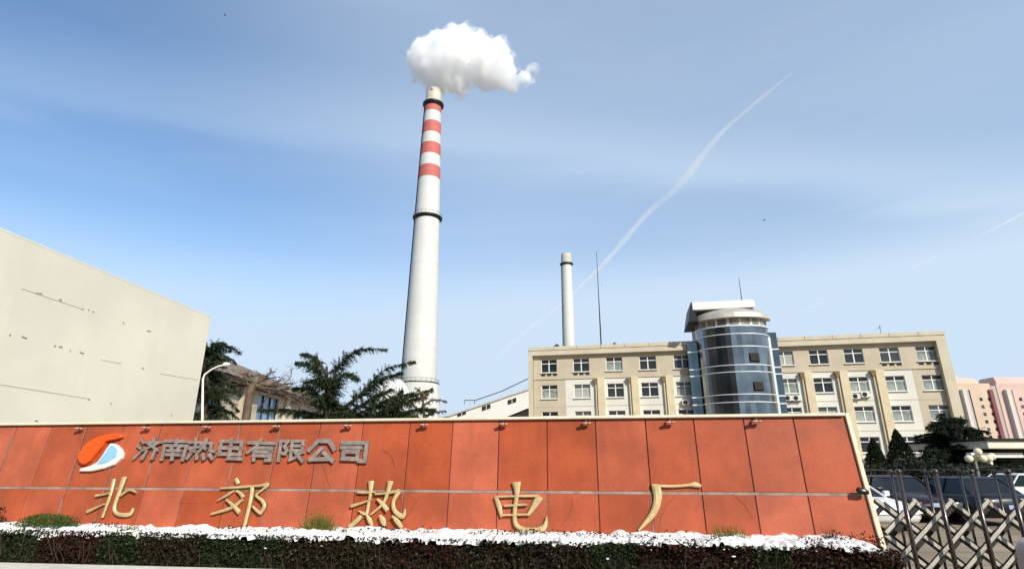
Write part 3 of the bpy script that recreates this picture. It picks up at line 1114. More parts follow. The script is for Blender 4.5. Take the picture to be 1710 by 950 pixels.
def facade(s0, s1, wins, white_from, white_to):
    xs = sorted({s0, s1, *[a - WW / 2 for a in wins], *[a + WW / 2 for a in wins], *[x for x in (white_from, white_to) if s0 < x < s1]})
    zs = sorted({0.0, ZPAR + 0.3, ZB4, *[z - WH / 2 for z in zc], *[z + WH / 2 for z in zc]})
    mb = MB()
    for i in range(len(xs) - 1):
        for j in range(len(zs) - 1):
            cx_, cz_ = (xs[i] + xs[i + 1]) / 2, (zs[j] + zs[j + 1]) / 2
            hole = any(abs(cx_ - a) < WW / 2 for a in wins) and any(abs(cz_ - z) < WH / 2 for z in zc)
            y = PROJ
            if hole:
                yb = y + .22
                x0, x1, z0, z1 = xs[i], xs[i + 1], zs[j], zs[j + 1]
                mi = 1 if (white_from < cx_ < white_to and cz_ < ZB4) else 0
                mb.quad((x0, y, z0), (x0, yb, z0), (x0, yb, z1), (x0, y, z1), mi)
                mb.quad((x1, y, z0), (x1, y, z1), (x1, yb, z1), (x1, yb, z0), mi)
                mb.quad((x0, y, z1), (x0, yb, z1), (x1, yb, z1), (x1, y, z1), mi)
                mb.quad((x0, y, z0), (x1, y, z0), (x1, yb, z0), (x0, yb, z0), mi)
            else:
                mi = 1 if (white_from < cx_ < white_to and cz_ < ZB4) else 0
                mb.quad((xs[i], y, zs[j]), (xs[i + 1], y, zs[j]), (xs[i + 1], y, zs[j + 1]), (xs[i], y, zs[j + 1]), mi)
    return mb


facade(SL0, SL1, sL, sL[0] + bayL / 2, SL1 + 1).build('left_wall', [m_beige, m_bwhite], bld, world=False).name = 'wall'
wr = facade(SR0, SR1, sR, SR0 - 1, sR[3] + bayR / 2)
wr.build('wall', [m_beige, m_bwhite], bld, world=False)
DEP = 14.0
mb = MB()                                                     # body behind the facade, ends and roof
mb.quad((0, .02, 0), (0, DEP, 0), (0, DEP, ZT), (0, .02, ZT))
mb.quad((LB, .02, 0), (LB, .02, ZT), (LB, DEP, ZT), (LB, DEP, 0))
mb.quad((0, DEP, 0), (LB, DEP, 0), (LB, DEP, ZT), (0, DEP, ZT))
mb.quad((0, .02, ZT - .5), (LB, .02, ZT - .5), (LB, DEP, ZT - .5), (0, DEP, ZT - .5))
mb.quad((SL0, PROJ + 1.2, 0), (SR1, PROJ + 1.2, 0), (SR1, PROJ + 1.2, ZPAR), (SL0, PROJ + 1.2, ZPAR), 1)
mb.build('rear_walls', [m_beige, m_dark], bld, world=False)
mb = MB()                                                     # parapet with a slight step and joints
ZP2 = ZPAR + (ZT - ZPAR) * .58
mb.box((0, 0, ZPAR), (LB, PROJ + .3, ZP2 - .04))
mb.box((0, -.06, ZP2), (LB, PROJ + .3, ZT))
mb.box((0.05, .04, ZP2 - .04), (LB - .05, PROJ + .2, ZP2))
mb.build('parapet', m_beige2, bld, world=False, bevel=.02)
for k in range(1, 16):
    mb = MB()
    s = LB * k / 16 + .3
    mb.box((s, -.068, ZP2 + .05), (s + .035, -.05, ZT - .02))
    mb.build('parapet_joint', m_dark, bld, world=False)
mb = MB()
mb.box((0, .01, 0), (.5, PROJ + .3, ZPAR - .003))
mb.build('corner_fin', m_beige2, bld, world=False)
mb = MB()
mb.box((LB - .95, .01, 0), (LB - .01, PROJ + .3, ZPAR - .003))
mb.build('corner_fin', m_beige2, bld, world=False)
for (a, b) in ((SL0, SL1), (SR0, SR1)):
    mb = MB()
    mb.box((a, PROJ - .10, ZB4 - .06), (b, PROJ + .02, ZB4 + .06))
    mb.build('string_course', m_beige, bld, world=False)
    for z in ((zc[1] + zc[2]) / 2, (zc[2] + zc[3]) / 2):
        mb = MB()
        mb.box((a, PROJ - .025, z - .2), (b, PROJ + .02, z - .13))
        mb.build('string_course', m_beige, bld, world=False)
pil = [(sL[k] + bayL / 2) for k in (1, 2, 3)] + [(sR[k] + bayR / 2) for k in (0, 1, 2)]
for s in pil:
    mb = MB()
    mb.box((s - .12, PROJ - .42, 0), (s + .72, PROJ + .05, ZB4 - .07))
    po = mb.build('pilaster', m_pil, bld, world=False, bevel=.04)
    mb = MB()
    z0 = ZB4 - .75
    mb.prism([(s - .42, PROJ - .34, z0), (s - .18, PROJ - .34, z0), (s - .18, PROJ - .04, z0), (s - .42, PROJ - .04, z0)],
             [(s - .62, PROJ - .46, z0 + .6), (s - .05, PROJ - .46, z0 + .6), (s - .05, PROJ - .0, z0 + .6), (s - .62, PROJ - .0, z0 + .6)])
    mb.build('rain_hopper', m_rust, bld, world=False)
    mb = MB()
    mb.tube([(s - .3, PROJ - .2, z0 + .1), (s - .3, PROJ - .2, 0)], .09, 8)
    mb.build('downpipe', m_pil, bld, world=False)

# window prototype: frame with sash bars, two pane kinds
def window_proto(pm, sp):
    mb = MB()
    w2, h2, fr = WW / 2, WH / 2, .07
    mb.box((-w2, 0, -h2), (w2, .07, -h2 + fr))
    mb.box((-w2, 0, h2 - fr), (w2, .07, h2))
    mb.box((-w2, 0, -h2 + fr), (-w2 + fr, .07, h2 - fr))
    mb.box((w2 - fr, 0, -h2 + fr), (w2, .07, h2 - fr))
    zt_ = h2 - WH * .34
    mb.box((-.06, -.01, -h2 + fr), (.06, .06, zt_))
    mb.box((-.045, 0, zt_ + .08), (.045, .06, h2 - fr))
    mb.box((-w2 + fr, -.004, zt_), (w2 - fr, .062, zt_ + .08))
    mb.box((-w2 - .08, -.30, -h2 - .07), (w2 + .08, 0.0, -h2 - .004))
    f = mb.build('window', m_frame, bld, world=False)
    mb = MB()
    mb.quad((-w2 + .02, .045, -h2 + .02), (w2 - .02, .045, -h2 + .02), (w2 - .02, .045, h2 - .02), (-w2 + .02, .045, h2 - .02))
    mb.build('pane', pm, f, world=False)
    if sp:
        mb = MB()
        for a in (-w2 + .09, .08):
            ww = w2 - .18
            pts = 12
            for k in range(pts):
                x0, x1 = a + ww * k / pts, a + ww * (k + 1) / pts
                yy = .038 - .008 * (k % 2)
                mb.quad((x0, yy, -h2 + .08), (x1, yy - .008 + .016 * (k % 2), -h2 + .08), (x1, yy - .008 + .016 * (k % 2), zt_ - .01), (x0, yy, zt_ - .01))
        mb.build('curtain', m_pane2, f, world=False)
    return f


protos = [window_proto(m_pane, False), window_proto(m_pane, True)]
used = set()
pick = {(3, 1): 1, (0, 1): 0}
random.seed(5)
curt = {('L', 0, 1), ('L', 1, 1), ('R', 0, 0), ('R', 2, 1), ('R', 3, 1), ('R', 4, 1), ('R', 4, 2), ('R', 3, 2), ('L', 4, 1), ('R', 4, 0), ('L', 1, 2), ('L', 3, 2), ('L', 2, 0), ('R', 1, 3), ('R', 0, 1), ('R', 2, 2)}
for side, ss in (('L', sL), ('R', sR)):
    for k, s in enumerate(ss):
        for r_, z in enumerate(zc):
            kind = 1 if (side, k, r_) in curt else 0
            if kind not in used:
                f = protos[kind]
                used.add(kind)
            else:
                f = copy_tree(protos[kind], bld)
            f.location = (s, PROJ + .12, z)

for (ss, k) in ((sL, 0), (sL, 1), (sR, 3), (sR, 4)):
    for dx in (-.72, 0, .72):
        mb = MB()
        mb.box((ss[k] + dx - .24, PROJ - .012, zc[0] - 1.22), (ss[k] + dx + .24, PROJ + .02, zc[0] - .98))
        mb.build('vent_light', m_dark, bld, world=False)

# air conditioners
m_ac = mat('air_conditioner', (0.66, 0.63, 0.56), 0.5, var=0.08)


def make_ac():
    o = empty('air_conditioner', (0, 0, 0))
    mb = MB()
    mb.box((-.42, -.36, 0), (.42, 0, .58))
    mb.build('casing', m_ac, o, world=False, bevel=.02)
    mb = MB()
    mb.lathe([(0, .0), (.22, .0), (.24, .015)], 20, 0, (0, 0, 0))
    g_ = mb.build('fan_grille', m_dark, o, world=False)
    g_.location = (-.1, -.362, .29)
    g_.rotation_euler = (R(90), 0, 0)
    mb = MB()
    mb.box((-.45, -.42, -.05), (-.38, .1, -.01))
    mb.box((.38, -.42, -.05), (.45, .1, -.01))
    mb.build('bracket', m_black, o, world=False)
    return o


acs = [(1146, 671, 'white air conditioner outside the left wing, beside the glass tower'), (1317, 664, 'white air conditioner just right of the glass tower, left of a pair'),
       (1331, 664, 'white air conditioner with a black bracket just right of the glass tower'), (1430, 661, 'larger white air conditioner of the pair on the right wing'), (1446, 658, 'beige air conditioner right of the larger one on the right wing')]
proto = None
for u, v, lb in acs:
    s, z = fac(u, v + 5, -.3)
    P = PM[bld.name] @ Vector((s, PROJ - .04, z))
    if proto is None:
        o = proto = make_ac()
    else:
        o = copy_tree(proto)
    o.location = P
    o.rotation_euler = (0, 0, RZ)
    tag(o, lb, 'air conditioner', 'air conditioners on the office facade')

# ---- glass tower
m_tglass = mat('tower_glass', (0.235, 0.265, 0.275), 0.12, metal=0.95, var=0.3, scale=0.3, spec=0.5, island=0.25)
m_tside = mat('tower_side_glass', (0.10, 0.14, 0.16), 0.2, metal=0.85, var=0.15, scale=0.5, island=0.1)
m_tband = mat('tower_band', (0.72, 0.76, 0.78), 0.4, metal=0.3, var=0.05)
m_visor = mat('visor_metal', (0.50, 0.46, 0.40), 0.5, metal=0.4, var=0.08, scale=1, island=0.06)
yc = -0.5                                                    # side glass plane (local)
sa, _ = fac(1167, 610, -1.1)
sb, _ = fac(1290, 610, -1.1)
cx, rx, ry = (sa + sb) / 2, (sb - sa) / 2, 2.7
yfront = yc - ry


def fz(v, u=1228):
    P0 = pA - nb_ * yfront
    return hit(u, v, P0, nb_).z


zbands = [fz(v) for v in (557, 578, 609, 620.5, 658, 671)]
ztop = fz(543.5)
zwin = fz(530)
zvis = fz(510.5)


def arc(z, dr=0.0, n=28, k=1.0):
    return [(cx - (rx * k + dr) * math.cos(PI * i / n), yc - (ry * k + dr) * math.sin(PI * i / n), z) for i in range(n + 1)]


def shell(mb, z0, z1, d0=0.0, d1=0.0, k0=1.0, k1=1.0, mi=0, n=28, split=False):
    A, B = arc(z0, d0, n, k0), arc(z1, d1, n, k1)
    if split:
        for i in range(n):
            mb.quad(A[i], A[i + 1], B[i + 1], B[i], mi)
    else:
        mb.add(A + B, [(i, i + 1, n + 2 + i, n + 1 + i) for i in range(n)], mi)


zz = [0.0] + sorted(zbands) + [ztop]
mb = MB()
NG = 22
for a, b in zip(zz[:-1], zz[1:]):
    shell(mb, a, b, n=NG, split=True)
tg = mb.build('glass_tower', m_tglass, bld, world=False)
for z in zbands:
    mb = MB()
    A, B = arc(z - .042, .08), arc(z + .042, .08)
    n = 28
    C_, D_ = arc(z - .042, -.05), arc(z + .042, -.05)
    vs = A + B + C_ + D_
    k = n + 1
    fs = []
    for i in range(n):
        fs += [(i, i + 1, k + i + 1, k + i), (i, 2 * k + i, 2 * k + i + 1, i + 1), (k + i, k + i + 1, 3 * k + i + 1, 3 * k + i)]
    mb.add(vs, fs)
    mb.build('white_band', m_tband, tg, world=False, smooth=False)
mb = MB()
a = PI * .885
xm, ym = cx - (rx + .06) * math.cos(a), yc - (ry + .06) * math.sin(a)
mb.box((xm - .12, ym - .12, 0), (xm + .12, ym + .12, zbands[0] - .2))
mb.build('vertical_rib', m_tband, tg, world=False)
for (u, v) in ((1259, 597), (1266, 645)):
    P0 = pA - nb_ * (yfront + .35)
    P = hit(u, v, P0, nb_) - pA
    ss_ = P.dot(dirb)
    zw = P.z + pA.z
    ca = (cx - ss_) / rx
    ang = math.acos(max(-1, min(1, ca)))
    px_, py_ = cx - (rx + .05) * math.cos(ang), yc - (ry + .05) * math.sin(ang)
    o = None
    mb = MB()
    tx, ty = rx * math.sin(ang), -ry * math.cos(ang)
    L_ = math.hypot(tx, ty)
    tx, ty = tx / L_, ty / L_
    ox, oy = ty, -tx
    if oy > 0:
        ox, oy = -ox, -oy
    def q_(a, b, z):
        return (px_ + tx * a + ox * b, py_ + ty * a + oy * b, zw + z)
    mb.prism([q_(-.5, .0, .4), q_(.5, .0, .4), q_(.5, .14, -.4), q_(-.5, .14, -.4)], [q_(-.5, .04, .4), q_(.5, .04, .4), q_(.5, .18, -.4), q_(-.5, .18, -.4)])
    mb.quad(q_(-.55, .004, .48), q_(.55, .004, .48), q_(.55, .004, -.5), q_(-.55, .004, -.5))
    mb.build('open_vent', m_dark, tg, world=False)
# flat glazed sides
s0, _ = fac(1150.5, 610, -1.1)
s3, _ = fac(1304, 610, -1.1)
for (xa, xb, stp_z) in ((s0, sa + .3, fz(562)), (sb - .3, s3, fz(549))):
    mb = MB()
    zl = [0.0] + sorted(z for z in zbands[1:]) + [stp_z]
    for a, b in zip(zl[:-1], zl[1:]):
        mb.quad((xa, yc - .02, a), (xb, yc - .02, a), (xb, yc - .02, b), (xa, yc - .02, b))
    for xx in (xa, xb):
        mb.quad((xx, yc - .02, 0), (xx, PROJ + .3, 0), (xx, PROJ + .3, stp_z), (xx, yc - .02, stp_z))
    mb.quad((xa, yc - .02, stp_z), (xb, yc - .02, stp_z), (xb, PROJ + 6, stp_z), (xa, PROJ + 6, stp_z))
    o = mb.build('side_glazing', m_tside, tg, world=False)
    for z in zbands[1:]:
        mb = MB()
        mb.box((xa - .03, yc - .10, z - .07), (xb + .03, yc - .024, z + .07))
        mb.build('side_band', m_tband, tg, world=False)
# top storey: pale windowed ring, visor, roof wedge
mb = MB()
shell(mb, ztop, zwin, -.25, -.25, n=28)
ring = mb.build('lantern_ring', mat('lantern_wall', (.62, .56, .46), .6, var=.1), tg, world=False)
mb = MB()
n = 9
for i in range(n):
    a0_, a1_ = PI * (i + .12) / n, PI * (i + .88) / n
    pts = []
    for z in (ztop + .18, zwin - .05):
        row = [(cx - (rx - .22) * math.cos(a0_ + (a1_ - a0_) * k / 4), yc - (ry - .22) * math.sin(a0_ + (a1_ - a0_) * k / 4), z) for k in range(5)]
        pts.append(row)
    mb.add(pts[0] + pts[1], [(k, k + 1, 6 + k, 5 + k) for k in range(4)])
mb.build('window_strip', mat('lantern_glass', (.22, .21, .19), .12, var=.6, scale=.9), ring, world=False)
mb = MB()
shell(mb, ztop - .06, ztop + .08, .08, .08, n=28)
shell(mb, ztop + .08, ztop + .08, .08, -.3, n=28)
mb.build('sill_band', m_tband, tg, world=False)
mb = MB()
shell(mb, zwin, zwin + (zvis - zwin) * .45, .42, .22, n=24, split=True)
shell(mb, zwin + (zvis - zwin) * .45, zvis, .22, -.9, n=24, split=True)
shell(mb, zwin, zwin, .42, -.3, n=24)
A = arc(zvis, -.9, 24)
mb.add(A, [tuple(range(len(A)))])
mb.build('visor', m_visor, tg, world=False)
P0 = pA - nb_ * (yc - 1.2)
l0 = hit(1154, 505.5, P0, nb_) - pA
r0 = hit(1257.5, 499.5, P0, nb_) - pA
xl, xr = l0.dot(dirb), r0.dot(dirb)
zr = (l0.z + r0.z) / 2 + pA.z
m_roofw = mat('white_roof', (.68, .67, .65), .5, var=.04)
mb = MB()
mb.prism([(xl, yc - 1.9, zr - 1.1), (xl, yc + 4, zr - .6), (xl, yc + 4, zr + .1), (xl, yc - 1.2, zr), (xl, yc - 1.75, zr - .35)],
         [(xr, yc - 1.9, zr - 1.1), (xr, yc + 4, zr - .6), (xr, yc + 4, zr + .1), (xr, yc - 1.2, zr), (xr, yc - 1.75, zr - .35)])
mb.build('roof_wedge', m_roofw, tg, world=False, bevel=.08)
mb = MB()
mb.prism([(xl - .62, yc - 2.1, zwin - .1), (xl - .62, yc + 3.5, zwin - .1), (xl - .1, yc + 3.5, zr - .1), (xl - .1, yc - 1.5, zr - .1)],
         [(xl + .5, yc - 2.3, zwin - .1), (xl + .5, yc + 3.5, zwin - .1), (xl + .02, yc + 3.5, zr - .06), (xl + .02, yc - 1.6, zr - .06)])
mb.build('dark_gable', m_black, tg, world=False)
mb = MB()
mb.quad((cx - rx, yc, zwin), (cx + rx, yc, zwin), (cx + rx, yc, ztop - 6), (cx - rx, yc, ztop - 6))
mb.box((cx - rx + .3, yc + .02, ztop - 4), (cx + rx - .3, yc + 6, zvis - .02))
mb.build('tower_core', m_beige, tg, world=False)
a = hit(1238.5, 500, P0, nb_)
b = hit(1236.5, 464, P0, nb_)
mb = MB()
mb.tube([(a - pA).dot(dirb) * dirb + Vector((pA.x, pA.y, 0)) + nb_ * -(yc - 1.2) * 1.0 + Vector((0, 0, zr - .3)),
         (a - pA).dot(dirb) * dirb + Vector((pA.x, pA.y, 0)) + nb_ * -(yc - 1.2) + Vector((0, 0, b.z))], [.05, .025], 6)
o = mb.build('roof_antenna', m_black)
tag(o, 'thin dark rod antenna standing on the glass tower roof', 'antenna')
# roof pieces
for u, v, h, wd, lb in ((930, 580, .9, .5, 'small black vent on the office roof near its left end'), (1026, 572, .8, .4, 'small black vent on the office roof in the middle of the left wing')):
    s, z = fac(u, v, 4)
    P = PM[bld.name] @ Vector((s, PROJ + 4, ZT - .5))
    mb = MB()
    mb.lathe([(wd * .5, 0), (wd * .5, h + .3), (wd * .8, h + .35), (wd * .8, h + .55), (wd * .3, h + .8), (0, h + .8)], 12, 0, P)
    tag(mb.build('roof_vent', m_black, smooth=False), lb, 'vent', 'vents on the office roof')
mb = MB()
s, z = fac(1000, 575, 4)
mb.box((s, PROJ + 4, ZT - .5), (s + 11, PROJ + 7, ZT + .45))
T = [PM[bld.name] @ Vector(v) for v in mb.v]
mb.v = [tuple(q) for q in T]
o = mb.build('roof_shed', mat('roof_shed', (.30, .16, .12), .8, var=.2), bevel=.05)
tag(o, 'low dark reddish shed on the office roof, left wing', 'roof shed')
# aerial on the right wing
P = at(1471, 556, 60)
mb = MB()
mb.tube([P + Vector((0, 0, -1)), P + Vector((0, 0, .9))], .03, 5)
mb.tube([P + Vector((-.4, 0, .5)), P + Vector((.25, 0, .7))], .02, 5)
tag(mb.build('roof_aerial', m_black), 'tiny bent aerial on the right wing roof', 'aerial')

# ================================================================== chimneys, mast, gallery
m_stack = mat('stack_white', (0.61, 0.61, 0.575), 0.7, rings=(.07, .35), var=0.05, scale=0.05, streak=(0.2, 0.35, (0.62, 0.59, 0.52)))
m_stackred = mat('stack_red', (0.50, 0.125, 0.10), 0.7, rings=(.15, .5), var=0.10, scale=0.15)
m_stackgrey = mat('stack_concrete', (0.56, 0.53, 0.45), 0.8, var=0.12, scale=0.3, streak=(.45, .5, (.30, .28, .22)))
YC = 200.0


def stk(v, ul, ur):
    """centre and radius of the stack at a photo row"""
    l, r = at(ul, v, YC), at(ur, v, YC)
    return (l + r) / 2, (r - l).length / 2


rows = [(152, 713, 736.5), (174, 711, 738), (300, 699.5, 734), (362, 693.5, 733.5), (480, 684, 732), (638, 671, 729)]
pts = [stk(*r_) for r_ in rows]
xc = float(np.mean([p[0].x for p in pts]))
zs_ = [p[0].z for p in pts]
rs_ = [p[1] for p in pts]
fit = np.polyfit(zs_, rs_, 2)


def rad(z):
    return float(np.polyval(fit, z))


base = Vector((xc, YC, 0))
stack = empty('striped_chimney', base, 0, 'tall white chimney with four red stripes, steaming at its top', 'chimney')


def zrow(v):
    return at(717, v, YC).z


ztip = zs_[0]


def ringmesh(z0, z1, dr=0.0, n=48, steps=6):
    mb = MB()
    prof = [(rad(z0 + (z1 - z0) * k / steps) + dr, z0 + (z1 - z0) * k / steps) for k in range(steps + 1)]
    mb.lathe(prof, n, 0, (0, 0, 0))
    return mb


mb = ringmesh(0, ztip - .5, 0, 48, 24)
mb.build('shaft', m_stack, stack, world=False, smooth=True)
for a, b in ((174, 190.5), (208, 226.5), (244, 262.5), (281.5, 301)):
    ringmesh(zrow(b), zrow(a), .05).build('red_stripe', m_stackred, stack, world=False, smooth=True)
mb = ringmesh(zrow(173), ztip, .06)
mb.lathe([(rad(ztip) + .06, ztip), (rad(ztip) - .6, ztip), (rad(ztip) - .6, ztip - 6)], 48)
mb.build('bare_tip', m_stackgrey, stack, world=False)


def platform(v, wid, hh=1.6, rail=True):
    z = zrow(v)
    r = rad(z)
    mb = MB()
    mb.lathe([(r + .02, z - hh), (r + wid * .9, z - hh * .3), (r + wid, z - hh * .3), (r + wid, z), (r + .02, z)], 48)
    p_ = mb.build('platform', m_black, stack, world=False)
    if rail:
        mb = MB()
        for k in range(24):
            a = 2 * PI * k / 24
            q = Vector(((r + wid - .08) * math.cos(a), (r + wid - .08) * math.sin(a), z))
            mb.tube([q, q + Vector((0, 0, 1.2))], .04, 4)
        ring_ = [Vector(((r + wid - .08) * math.cos(2 * PI * k / 48), (r + wid - .08) * math.sin(2 * PI * k / 48), z + 1.2)) for k in range(49)]
        mb.tube(ring_, .05, 4)
        mb.build('railing', m_black, p_, world=False)


platform(175.5, 1.15, 1.8, False)
platform(364.5, 1.1, 1.2)
platform(640, 1.0, 1.2)
mb = MB()
a = R(185)
prof = [Vector(((rad(z) + .25) * math.cos(a), (rad(z) + .25) * math.sin(a), z)) for z in np.linspace(0, zrow(180), 40)]
mb.tube(prof, .22, 6)
mb.build('ladder', m_black, stack, world=False)
mb = MB()
zbb = zrow(642)
mb.lathe([(rad(0) + 2.4, 0), (rad(zbb) + .9, zbb)], 48)
mb.build('plinth', m_stack, stack, world=False, smooth=True)

# second chimney
Y2 = 150.0
l, r_ = at(938.5, 500, Y2), at(956.5, 500, Y2)
x2 = at(947.5, 490, Y2).x
z2t = at(945, 425, Y2).z
base2 = Vector((x2, Y2, 0))
r2 = (r_ - l).length / 2
st2 = empty('small_chimney', base2, 0, 'slim plain white chimney rising behind the office building', 'chimney')
mb = MB()
mb.lathe([(r2 * 1.22, 0), (r2 * 1.0, z2t * .75), (r2 * .93, z2t - .1)], 32)
mb.build('shaft', m_stack, st2, world=False, smooth=True)
z2p = at(945, 441, Y2).z
mb = MB()
mb.lathe([(r2 * .9, z2p - .6), (r2 * 1.25, z2p - .2), (r2 * 1.25, z2p + .1), (r2 * .9, z2p + .1)], 32)
mb.build('platform', m_black, st2, world=False)
mb = MB()
mb.lathe([(r2 * .99, z2p + .1), (r2 * .97, z2t), (r2 * .75, z2t), (r2 * .75, z2t - 3)], 32)
mb.build('tip', m_stackgrey, st2, world=False)
mb = MB()
mb.tube([(-r2 * 1.27, 0, 0), (-r2 * 1.04, 0, z2t * .75), (-r2 * .98, 0, z2p)], .1, 5)
mb.build('ladder', m_black, st2, world=False)

# lightning mast
b0, b1 = at(1002.5, 575, 95), at(999, 425, 95)
mb = MB()
zt_ = at(996, 420, 95).z
xm_ = at(1001, 520, 95).x
mb.tube([(xm_, 95, 0), (xm_, 95, zt_ * .65), (xm_, 95, zt_ * .8), (xm_, 95, zt_)], [.16, .12, .07, .04], 6)
tag(mb.build('lightning_mast', m_black), 'very thin dark mast behind the office roof, right of the slim chimney', 'mast')

# sloping white conveyor gallery
YG = 112.0
m_gal = mat('gallery_white', (.66, .65, .60), .6, var=.05, scale=.1)
ga = [at(u, v, YG) for u, v in ((700, 712), (882.5, 651), (915, 640))]
gb = [at(u, v, YG) for u, v in ((795, 716), (882.5, 681), (915, 668))]
o = empty('conveyor_gallery', (at(800, 700, YG).x, YG, 0), 0, 'white sloping conveyor gallery with small dark windows, left of the office building', 'conveyor')
mb = MB()
off = Vector((0, 7, 0))
mb.prism([ga[0], gb[0], gb[2], ga[2]], [q + off for q in (ga[0], gb[0], gb[2], ga[2])])
mb.build('casing', m_gal, o)
mb = MB()
up = Vector((0, 0, .35))
mb.prism([ga[0] + Vector((0, -.3, 0)), ga[2] + Vector((0, -.3, 0)), ga[2] + up + Vector((0, -.3, 0)), ga[0] + up + Vector((0, -.3, 0))],
         [q + Vector((0, 7.6, 0)) for q in (ga[0], ga[2], ga[2] + up, ga[0] + up)])
mb.build('roof', mat('gallery_roof', (.45, .43, .40), .6), o)
for u, v in ((771, 690), (812, 680), (855, 669.5)):
    c_ = at(u, v, YG - .03)
    sl_ = (ga[1].z - ga[0].z) / (ga[1].x - ga[0].x)
    mb = MB()
    w_, h_ = .85, .42
    T = [c_ + Vector((-w_, 0, -w_ * sl_ - h_)), c_ + Vector((w_, 0, w_ * sl_ - h_)), c_ + Vector((w_, 0, w_ * sl_ + h_)), c_ + Vector((-w_, 0, -w_ * sl_ + h_))]
    mb.prism(T, [q + Vector((0, -.06, 0)) for q in T])
    f = mb.build('window', m_dark, o)
    mb = MB()
    mb.box(tuple(c_ + Vector((-.05, -.1, -h_))), tuple(c_ + Vector((.05, -.062, h_))))
    mb.build('mullion', m_frame, f)
mb = MB()
u0 = [gb[0] + Vector((1, .5, -.01)), gb[2] + Vector((0, .5, -.01)), Vector((gb[2].x, YG + .5, 0)), Vector((gb[0].x + 1, YG + .5, 0))]
mb.prism(u0, [q + Vector((0, 5, 0)) for q in u0])
mb.build('undercroft', m_dark, o)
mb = MB()
ca, cb = at(792, 669, YG), at(884, 631, YG)
mb.tube([ca, (ca + cb) / 2 + Vector((0, 0, -.35)), cb], .09, 5)
mb.tube([at(775, 674, YG), at(776, 668, YG), at(792, 668, YG), at(792, 674, YG)], .09, 5)
tag(mb.build('slack_cable', m_black), 'dark cable running up to the office building above the conveyor', 'cable')

# white rounded store beside the chimney foot
YD = 120.0
c0 = at(652, 700, YD)
rd = (at(690, 690, YD) - at(615, 690, YD)).length / 2
zt_ = at(655, 629, YD).z
mb = MB()
cyl = zt_ * .55
mb.lathe([(rd, 0), (rd, cyl)] + [(rd * math.cos(a), cyl + (zt_ - cyl) * math.sin(a)) for a in np.linspace(0.1, PI / 2, 10)], 40, 0, (c0.x, YD, 0))
tag(mb.build('domed_silo', m_stack, smooth=True), 'white domed silo behind the cedar at the chimney foot', 'silo')

# ================================================================== old factory hall on the left
m_fac = mat('factory_render', (.58, .51, .40), .85, var=.15, scale=.5, streak=(.35, 1.0, (.38, .31, .22)))
m_facroof = mat('factory_roof', (.20, .15, .11), .9, var=.6, scale=3.5, bump=1.0, bscale=5)
XF = -16.0


def fx(u, v, X=XF):
    d = ray(u, v)
    return CAM + d * (X / d.x)


ze = fx(430, 648).z
y0f, y1f = 24.0, 64.0
fcb = empty('factory_hall', (XF, 36, 0), 0, 'old beige factory hall with a brown roof and blue windows behind the cedars', 'building')
wl = []
for (u, v0, v1, ua, ub) in ((449, 662, 712, 432, 467), (510, 684, 716, 495, 527)):
    a, b = fx(ua, v0).y, fx(ub, v0).y
    wl.append((a, b, 1.5, fx((ua + ub) / 2, (v0)).z))
wl.append((fx(345, 660).y - .5, fx(372, 660).y, 1.5, wl[0][3]))
ys = sorted({y0f, y1f, *[x for q in wl for x in q[:2]]})
mb = MB()
for i in range(len(ys) - 1):
    ym_ = (ys[i] + ys[i + 1]) / 2
    h = [q for q in wl if q[0] < ym_ < q[1]]
    if h:
        _, _, za, zb = h[0]
        mb.quad((XF, ys[i], 0), (XF, ys[i], za), (XF, ys[i + 1], za), (XF, ys[i + 1], 0))
        mb.quad((XF, ys[i], zb), (XF, ys[i], ze), (XF, ys[i + 1], ze), (XF, ys[i + 1], zb))
        for yy in (ys[i], ys[i + 1]):
            mb.quad((XF, yy, za), (XF - .25, yy, za), (XF - .25, yy, zb), (XF, yy, zb))
        mb.quad((XF, ys[i], zb), (XF - .25, ys[i], zb), (XF - .25, ys[i + 1], zb), (XF, ys[i + 1], zb))
        mb.quad((XF, ys[i], za), (XF, ys[i + 1], za), (XF - .25, ys[i + 1], za), (XF - .25, ys[i], za))
    else:
        mb.quad((XF, ys[i], 0), (XF, ys[i], ze), (XF, ys[i + 1], ze), (XF, ys[i + 1], 0))
mb.quad((XF, y0f, 0), (XF - 12, y0f, 0), (XF - 12, y0f, ze), (XF, y0f, ze))
mb.quad((XF, y1f, 0), (XF, y1f, ze), (XF - 12, y1f, ze), (XF - 12, y1f, 0))
mb.build('wall', m_fac, fcb)
m_bluewin = mat('blue_window', (.16, .30, .48), .08, var=.2, scale=1.5, spec=.8)
for (a, b, za, zb) in wl:
    mb = MB()
    mb.quad((XF - .2, a, za), (XF - .2, b, za), (XF - .2, b, zb), (XF - .2, a, zb))
    f = mb.build('window', m_bluewin, fcb)
    mb = MB()
    n = max(3, int((b - a) / 1.0))
    for k in range(n + 1):
        y = a + (b - a) * k / n
        mb.box((XF - .19, y - .04, za), (XF - .12, y + .04, zb))
    mb.box((XF - .188, a, za + (zb - za) * .62), (XF - .122, b, za + (zb - za) * .62 + .08))
    mb.build('glazing_bar', m_dark, f)
mb = MB()                                                     # shallow hipped roof, wavy ridge
nyr, nxr = 60, 10
vs = []
for i in range(nyr + 1):
    y = y0f - .6 + (y1f - y0f + 1.2) * i / nyr
    for j in range(nxr + 1):
        q = j / nxr
        x = XF + .7 - 12.5 * q
        rise = 3.7 * math.sin(min(1, q * 1.25) * PI / 2) * min(1.0, max(.25, (y1f + 4 - y) / 24)) * (0.85 + .3 * noise.noise(Vector((y * .25, 2, 0))))
        z = ze + .12 + rise + .12 * noise.noise(Vector((x, y, 1)))
        vs.append((x, y, z))
